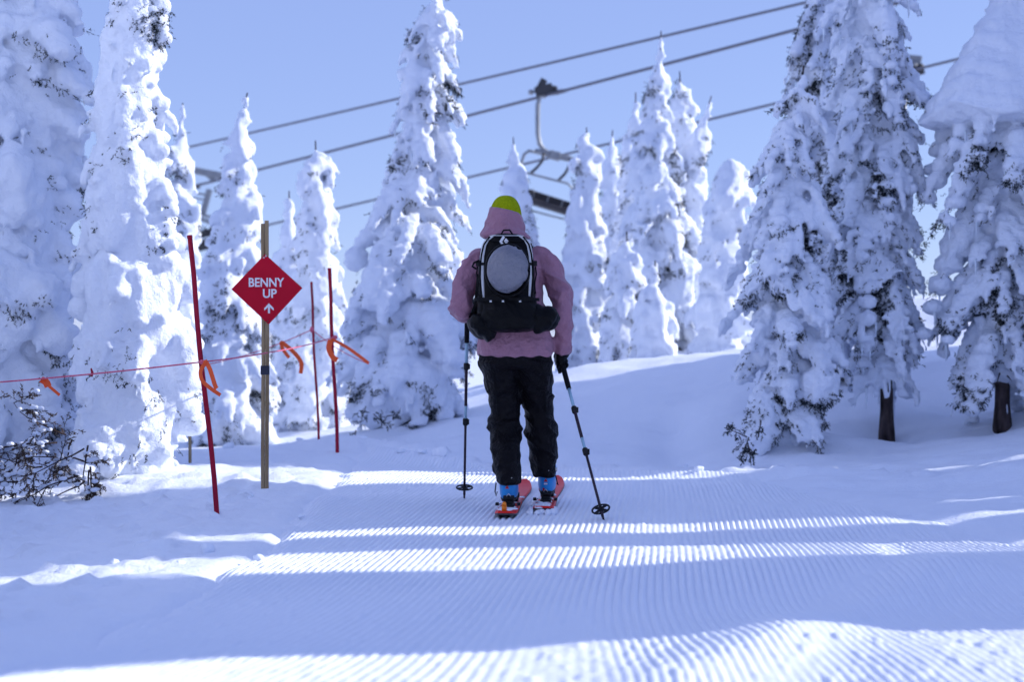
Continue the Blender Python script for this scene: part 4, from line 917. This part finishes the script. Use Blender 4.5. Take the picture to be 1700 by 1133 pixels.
# ------------------------------------------------------------------ skis
def ski(label, tail, tip, heel_y, riser, snow_amt, orange):
    d = (tip - tail); L = d.length; u = d.normalized(); v = Vector((u.y, -u.x, 0))
    t = thing('ski', label, 'ski', tail, 'pair of red skis')
    n = 40; W = lambda s: np.interp(s, [0, .015, .04, .12, .45, .8, .9, .96, .99, 1], [.036, .050, .060, .060, .048, .058, .056, .046, .028, .012])
    Zf = lambda s: np.interp(s, [0, .03, .08, .8, .88, .95, 1], [.010, .003, .0, .0, .004, .016, .036]) + .014
    for nm, z0, z1, m, sh in (('topsheet', .010, .022, M['ski_red'], .997), ('base_edge', 0, .0096, M['ski_dark'], 1.0)):
        vv = []; ff = []
        for i in range(n + 1):
            s = i / n; c = tail + u * (L * s); w = W(s) * sh
            for (a, z) in ((-1, z0), (1, z0), (1 - (.08 if nm == 'topsheet' else 0), z1), (-1 + (.08 if nm == 'topsheet' else 0), z1)): vv.append((c.x + v.x * a * w, c.y + v.y * a * w, Zf(s) + z))
        ff = [(i * 4 + k, i * 4 + (k + 1) % 4, i * 4 + 4 + (k + 1) % 4, i * 4 + 4 + k) for i in range(n) for k in range(4)] + [(3, 2, 1, 0), tuple(n * 4 + k for k in range(4))]
        sharp(MB().add(vv, ff).build(nm, m, t), 40)
    s0 = (heel_y - tail.y) / L; zt = .014 + .022
    def P(f, side, z): c = tail + u * f; return Vector((c.x + v.x * side, c.y + v.y * side, z))
    rot = Matrix(((v.x, u.x, 0), (v.y, u.y, 0), (0, 0, 1)))
    f0 = heel_y - tail.y
    hp = MB()
    hp.box(P(f0 - .035, 0, zt + .008), (.062, .11, .016), rot); hp.box(P(f0 - .02, 0, zt + .030), (.052, .06, .034), rot)
    hb = hp.build('heel_binding', M['boot_dark'], t, False, bevel=.003)
    MB().tube([P(f0 - .045, -.03, zt + .048), P(f0 - .045, .03, zt + .048)], .016, 14).build('heel_turret', M['boot_dark'], hb)
    MB().box(P(f0 - .01, -.008, zt + .07), (.022, .03, .018), rot).build('riser_lever', M['logo_red'], hb, False, bevel=.002)
    for s_ in (-.012, .012): MB().tube([P(f0 - .02, s_, zt + .05), P(f0 + .015, s_, zt + .052)], .003, 6).build('pin', M['alu'], hb)
    MB().tube([P(f0 - .06, -.012, zt + .06), P(f0 - .062, .0, zt + .075), P(f0 - .06, .012, zt + .06)], .003, 6).build('wire_bail', M['alu'], hb)
    for s_ in (-1, 1):
        br = MB().tube([P(f0 + .02, s_ * .05, zt + .012), P(f0 - .07, s_ * .058, zt + .012), P(f0 - .10, s_ * .060, zt + .02)], .0035, 6).build('brake_arm', M['alu'], hb)
        MB().box(P(f0 - .105, s_ * .060, zt + .022), (.018, .035, .016), rot).build('brake_foot', M['boot_dark'], hb, False, bevel=.002)
    tp = MB(); tp.box(P(f0 + .29, 0, zt + .012), (.06, .10, .024), rot); tp.box(P(f0 + .28, -.03, zt + .035), (.014, .04, .03), rot); tp.box(P(f0 + .28, .03, zt + .035), (.014, .04, .03), rot)
    tp.build('toe_binding', M['boot_dark'], t, False, bevel=.003)
    if orange:
        b = MB(); b.box(P(.055, -.006, zt + .018), (.026, .020, .034), rot); b.ball(P(.05, -.006, zt + .042), (.013, .011, .013), 2); b.build('skin_clip', M['orange'], t, True)
    # powder lying on the tail
    b = MB(); rg = np.random.default_rng(int(snow_amt * 100))
    for k in range(26):
        f = rg.uniform(.07 if orange else .02, f0 + .5 if k % 4 == 0 else max(.12, f0 - .03)); b.ball(P(f, rg.uniform(-.04, .04), zt), (rg.uniform(.012, .028), rg.uniform(.02, .05), rg.uniform(.002, .006) * snow_amt), 2)
    b.build('snow_dusting', M['snow'], t)['kind'] = 'stuff'
    if not orange:      # tail sunk in loose snow
        b = MB()
        for k in range(30):
            f = rg.uniform(-.05, .20); b.ball(P(f, rg.uniform(-.075, .075), .012), (rg.uniform(.012, .03), rg.uniform(.02, .05), rg.uniform(.01, .026)), 2)
        b.build('loose_snow', M['snow'], t)['kind'] = 'stuff'
ski('left red touring ski, trailing, with an orange clip on its tail', Vector((-.040, 8.40, 0)), Vector((.082, 10.08, 0)), 8.75, 1, 1.0, True)
ski('right red touring ski, leading, its tail dusted with snow', Vector((.170, 8.66, 0)), Vector((.298, 10.34, 0)), 9.02, 1, 1.8, False)

# ------------------------------------------------------------------ ski poles
def ski_pole(label, hand, up, tipz):
    L = (hand.z - tipz) / up.z; tip = hand - up * L
    t = thing('ski_pole', label, 'ski pole', tip, 'pair of ski poles')
    Q = lambda s: tip + up * s
    MB().tube([Q(L - .20), Q(L - .17), Q(L - .06), Q(L - .05), Q(L), Q(L + .05), Q(L + .07)], [.0135, .0150, .0150, .0165, .0160, .0180, .012], 14).build('grip', M['grip'], t)
    segs = [(L - .33, L - .20, .0095, 'shaft_blue'), (.50 * L, L - .33, .0092, 'shaft_dark'), (.42 * L, .50 * L, .0088, 'shaft_blue'), (.03, .42 * L, .0075, 'shaft_dark')]
    for a, c, r, m in segs: MB().tube([Q(a), Q(c)], r, 12).build('shaft_section', M[m], t)
    for s_ in (L - .345, .415 * L):
        lk = MB().tube([Q(s_ - .022), Q(s_ - .016), Q(s_ + .016), Q(s_ + .022)], [.012, .0165, .0165, .012], 12).build('flick_lock', M['boot_dark'], t)
        MB().box(Q(s_) + Vector((.016, -.004, 0)), (.012, .010, .032)).build('lock_lever', M['boot_dark'], lk, False, bevel=.002)
    bc = Q(.075); rot = up.to_track_quat('Z', 'Y').to_matrix()
    bs_ = MB(); ring = [bc + rot @ Vector((.047 * math.cos(a), .047 * math.sin(a), 0)) for a in np.linspace(0, 2 * math.pi, 29)]
    bs_.tube(ring, .0055, 8); bs_.tube([bc - up * .015, bc + up * .012], [.012, .014], 12)
    for k in range(4):
        a = k * math.pi / 2 + .4; e = bc + rot @ Vector((.045 * math.cos(a), .045 * math.sin(a), 0)); ribbon(bs_, [bc, e], .017, rot @ Vector((-math.sin(a), math.cos(a), 0)), .005)
    bs_.build('basket', M['boot_dark'], t)
    MB().tube([Q(.035), Q(.012), Q(-.01)], [.007, .006, .003], 10).build('tip', M['shaft_dark'], t)
    st_ = Q(L + .045); ribbon(MB(), [st_ + Vector((0, -.012, 0)), st_ + Vector((.01, -.04, -.02)), st_ + Vector((.012, -.05, -.08)), st_ + Vector((.0, -.03, -.11)), st_ + Vector((-.01, -.015, -.07))], .018).build('wrist_strap', M['webbing'], t, False)
ski_pole('left ski pole, planted upright beside the skier', HL, UP_L, gz(-.288, 9.44) - .005)
ski_pole('right ski pole, slanting back with its round basket on the snow', HR, UP_R, gz(.49, 8.36) - .005)

# ------------------------------------------------------------------ backpack
PD = 8.62; kp = PD / F
pk = thing('backpack', 'black and pale grey backpack with silver helmet cover on the skier\'s back', 'backpack', at(842, 548, PD))
PZ_ = [(386, 14, .05), (389, 26, .075), (394, 34, .09), (404, 41, .10), (425, 46, .108), (460, 48, .112), (490, 49, .118), (515, 50, .122), (535, 47, .115), (546, 40, .095), (552, 26, .06)]
pz = np.array([CAMZ - (a - 566) * kp for a, _, _ in PZ_])[::-1]; pw = np.array([q * kp for _, q, _ in PZ_])[::-1]; pdp = np.array([q for _, _, q in PZ_])[::-1]
def pack_pt(th, z, off=0.0):
    c, s = math.cos(th), math.sin(th); w = float(np.interp(z, pz, pw)) + off; d = float(np.interp(z, pz, pdp)) + off; e = 2 / 3.0
    lean = .06 * (z - 1.0)
    return Vector((at(842, 0, PD).x - .004 + math.copysign(abs(c) ** e, c) * w, SY - .215 + lean + math.copysign(abs(s) ** e, s) * d, z))
def pack_patch(t0, t1, z0, z1, off, th, n=14, m=12, wav=None):
    b = MB()
    for o_ in (off, off + th):
        for i in range(m + 1):
            for j in range(n + 1):
                z = z0 + (z1 - z0) * i / m; f = j / n
                a0, a1 = (t0(z), t1(z)) if callable(t0) else (t0, t1); b.v.append(tuple(pack_pt(a0 + (a1 - a0) * f, z, o_ if not (i in (0, m) or j in (0, n)) else off)))
    N = (m + 1) * (n + 1)
    for i in range(m):
        for j in range(n):
            q = i * (n + 1) + j; b.f.append((q, q + n + 1, q + n + 2, q + 1)); b.f.append((N + q, N + q + 1, N + q + n + 2, N + q + n + 1))
    return b
b = MB(); zz_ = np.concatenate([pz, (pz[:-1] + pz[1:]) / 2]); zz_.sort()
seg = 48
for z in zz_: b.v += [tuple(pack_pt(2 * math.pi * k / seg, z)) for k in range(seg)]
n = len(zz_)
b.f = [(i * seg + k, i * seg + (k + 1) % seg, (i + 1) * seg + (k + 1) % seg, (i + 1) * seg + k) for i in range(n - 1) for k in range(seg)] + [tuple(range(seg - 1, -1, -1)), tuple((n - 1) * seg + k for k in range(seg))]
main = pr('main_bag', b, M['black'], pk, .008, 2, lambda co: .004 * (ridged(co, (7, 7, 12), 401) - .45) + .007 * np.exp(-((co[:, 2] - 1.10) / .10) ** 2) * (ridged(co + np.array([0, 0, 1]) * co[:, :1] * .9, (10, 8, 14), 405) - .45))
Zy = lambda py: CAMZ - (py - 566) * kp
for side in (1, -1):      # pale side panels run down both front corners
    c = -math.pi / 2
    t0 = (lambda z, s=side: c + s * np.interp(z, [Zy(500), Zy(440), Zy(400), Zy(388)], [.66, .78, .80, .5])); t1 = (lambda z, s=side: c + s * np.interp(z, [Zy(500), Zy(440), Zy(400), Zy(388)], [.86, 1.02, 1.2, 1.1]))
    pp_ = pack_patch(t0, t1, Zy(497), Zy(389), .002, .006); pp_.build('side_panel', M['pack_grey'], pk)
MB().tube([pack_pt(a, Zy(390.5), .001) for a in np.linspace(math.pi * 1.04, math.pi * 1.96, 24)], .0028, 6).build('top_piping', M['pack_grey'], pk)
# helmet under a silver cover
hc = at(842.5, 448, PD - .14)
b = MB(); v_, f_ = ico(4)
VV = np.array(v_) * np.array([33.5 * kp, .085, 40.5 * kp]); VV[:, 2] *= 1 - .06 * (VV[:, 2] < 0)
wr = ridged(VV * np.array([1, 1, 1]) + np.array([.7, 0, 0]) * VV[:, 2:3] * .6, (10, 5, 26), 431)
VV2 = VV * (1 + (.12 * (wr - .35) * smooth01(-.05, .08, VV[:, 0]) + .03 * fbm(VV * 12, 3, 437)))[:, None]
b.add([tuple(hc + Vector(q)) for q in VV2], f_); hcov = b.build('helmet_cover', M['silver'], pk)
b = MB(); rim = [hc + Vector((34.8 * kp * math.cos(a), .045, 42 * kp * math.sin(a))) for a in np.linspace(0, 2 * math.pi, 41)]
b.tube(rim, .010, 8); b.build('elastic_rim', M['black'], hcov)
# emblem on the top pocket: a white lozenge cut by a dark chevron
ye = pack_pt(-math.pi / 2, Zy(400)).y - .004
lz = poly_part('emblem', [(829, 400.5), (835, 391), (838.3, 393.6), (833.6, 401), (837.5, 406.5), (834.8, 409.5)], M['sign_white'], pk, ye, .002)
poly_part('emblem', [(836.4, 400.3), (840, 394.8), (844.2, 400), (840.6, 405.2)], M['sign_white'], pk, ye, .002)
# hip wings, lower pocket, straps, buckles
def wing(px, py, rx, rz, dx):
    b = MB(); c = at(px, py, PD + .02)
    b.ball(c, (rx * kp, .055, rz * kp * .8), 3, Matrix.Rotation(dx * .85, 3, 'Y')); b.ball(c + Vector((dx * .02, .07, -.010)), (rx * kp, .09, rz * kp * .75), 3, Matrix.Rotation(dx * .85, 3, 'Y')); b.ball(c + Vector((-dx * .035, .0, -.005)), (rx * kp * .8, .06, rz * kp * .85), 3)
    return pr('hip_wing', b, M['black'], pk, .007, 2, lambda co: .008 * (ridged(co, (12, 10, 16), 441) - .4))
wing(801, 541, 17, 30, -1); wing(904, 528, 18, 30, 1)
b = MB(); b.loft([(at(846, 0, PD).x, SY - .225, Zy(551), .09, .08), (at(847, 0, PD).x, SY - .235, Zy(546), .150, .115), (at(847, 0, PD).x, SY - .235, Zy(530), .170, .128), (at(845, 0, PD).x, SY - .228, Zy(508), .163, .122), (at(844, 0, PD).x, SY - .222, Zy(490), .150, .112), (at(844, 0, PD).x, SY - .215, Zy(484), .12, .09)], 36, 2.6)
pr('lower_pocket', b, M['black'], pk, .008, 2, lambda co: .006 * (ridged(co + np.array([0, 0, 1]) * co[:, :1] * .8, (9, 8, 15), 445) - .4))
b = MB(); pts = [pack_pt(a, Zy(497), .018) for a in np.linspace(math.pi * 1.03, math.pi * 1.97, 20)]; ribbon(b, pts, .018, (0, 0, 1), .003); lowstrap = b.build('compression_strap', M['webbing'], pk, False)
MB().box(pack_pt(math.pi * 1.56, Zy(497), .024), (.03, .010, .018)).build('buckle', M['orange'] if False else M['webbing'], lowstrap, False, bevel=.002)
for s_, px in ((-1, 797), (1, 891)):
    th = -math.pi / 2 + s_ * 1.12
    b = MB(); pts = [pack_pt(-math.pi / 2 + s_ * a, Zy(438), .010) for a in np.linspace(.62, 1.5, 10)]; ribbon(b, pts, .016, (0, 0, 1), .003); cs = b.build('compression_strap', M['webbing'], pk, False)
    MB().box(pack_pt(-math.pi / 2 + s_ * 1.1, Zy(437), .016), (.022, .018, .030)).build('buckle', M['boot_dark'], cs, False, bevel=.003)
    MB().tube([pack_pt(th, Zy(442), .016), pack_pt(th, Zy(455), .018), pack_pt(th - s_ * .12, Zy(472), .013), pack_pt(th - s_ * .05, Zy(488), .012)], .0045, 6).build('strap_tail', M['webbing'], cs)
    # shoulder straps round to the front of the shoulders
    pts = [Vector((s_ * .085 - .012, SY - .08, 1.50)), Vector((s_ * .10 - .012, SY + .05, 1.515)), Vector((s_ * .115 - .012, SY + .16, 1.46)), Vector((s_ * .13 - .012, SY + .215, 1.32)), Vector((s_ * .17 - .01, SY + .17, 1.17)), Vector((s_ * .215 - .008, SY + .02, 1.10)), Vector((s_ * .175 + .0, SY - .14, 1.05))]
    ribbon(MB(), pts, .05, (1, 0, 0), .010).build('shoulder_strap', M['webbing'], pk, True)
MB().tube([at(795, 432, PD), at(787, 436, PD - .02), at(784, 442, PD - .02), at(790, 446, PD)], .006, 6).build('side_loop', M['webbing'], pk)
ribbon(MB(), [at(796, 455, PD + .06), at(794, 480, PD + .05), at(791, 505, PD + .05), at(786, 520, PD + .06)], .030, (1, .4, 0), .006).build('side_strap', M['webbing'], pk)

for py, a0, a1 in ((398, 1.18, 1.82), (494, 1.16, 1.84)):
    MB().tube([pack_pt(math.pi * a, Zy(py + 3 * math.cos((a - 1.5) * 6)), .003) for a in np.linspace(a0, a1, 18)], .0026, 6).build('zip', M['webbing'], pk)
MB().tube([at(832, 389, PD - .02), at(836, 382, PD - .01), at(846, 381.5, PD - .01), at(851, 389, PD - .02)], .005, 8).build('haul_loop', M['webbing'], pk)
for k in range(3):
    q = pack_pt(math.pi * (1.40 + .09 * k), Zy(500.5), .025); MB().box(q, (.012, .006, .010)).build('gear_loop', M['pack_grey'], pk, False)
for s_ in (-1, 1):
    pts = [pack_pt(-math.pi / 2 + s_ * a, Zy(py), .012) for a, py in ((.80, 392), (.86, 405), (.9, 420), (.92, 437), (.9, 460), (.82, 480), (.74, 497))]
    ribbon(MB(), pts, .009, (1, 0, 0), .002).build('trim_strap', M['webbing'], pk, False)
    MB().tube([pack_pt(-math.pi / 2 + s_ * 1.0, Zy(470), .012), pack_pt(-math.pi / 2 + s_ * .98, Zy(480), .018), pack_pt(-math.pi / 2 + s_ * .9, Zy(492), .014)], .003, 6).build('cord', M['webbing'], pk)
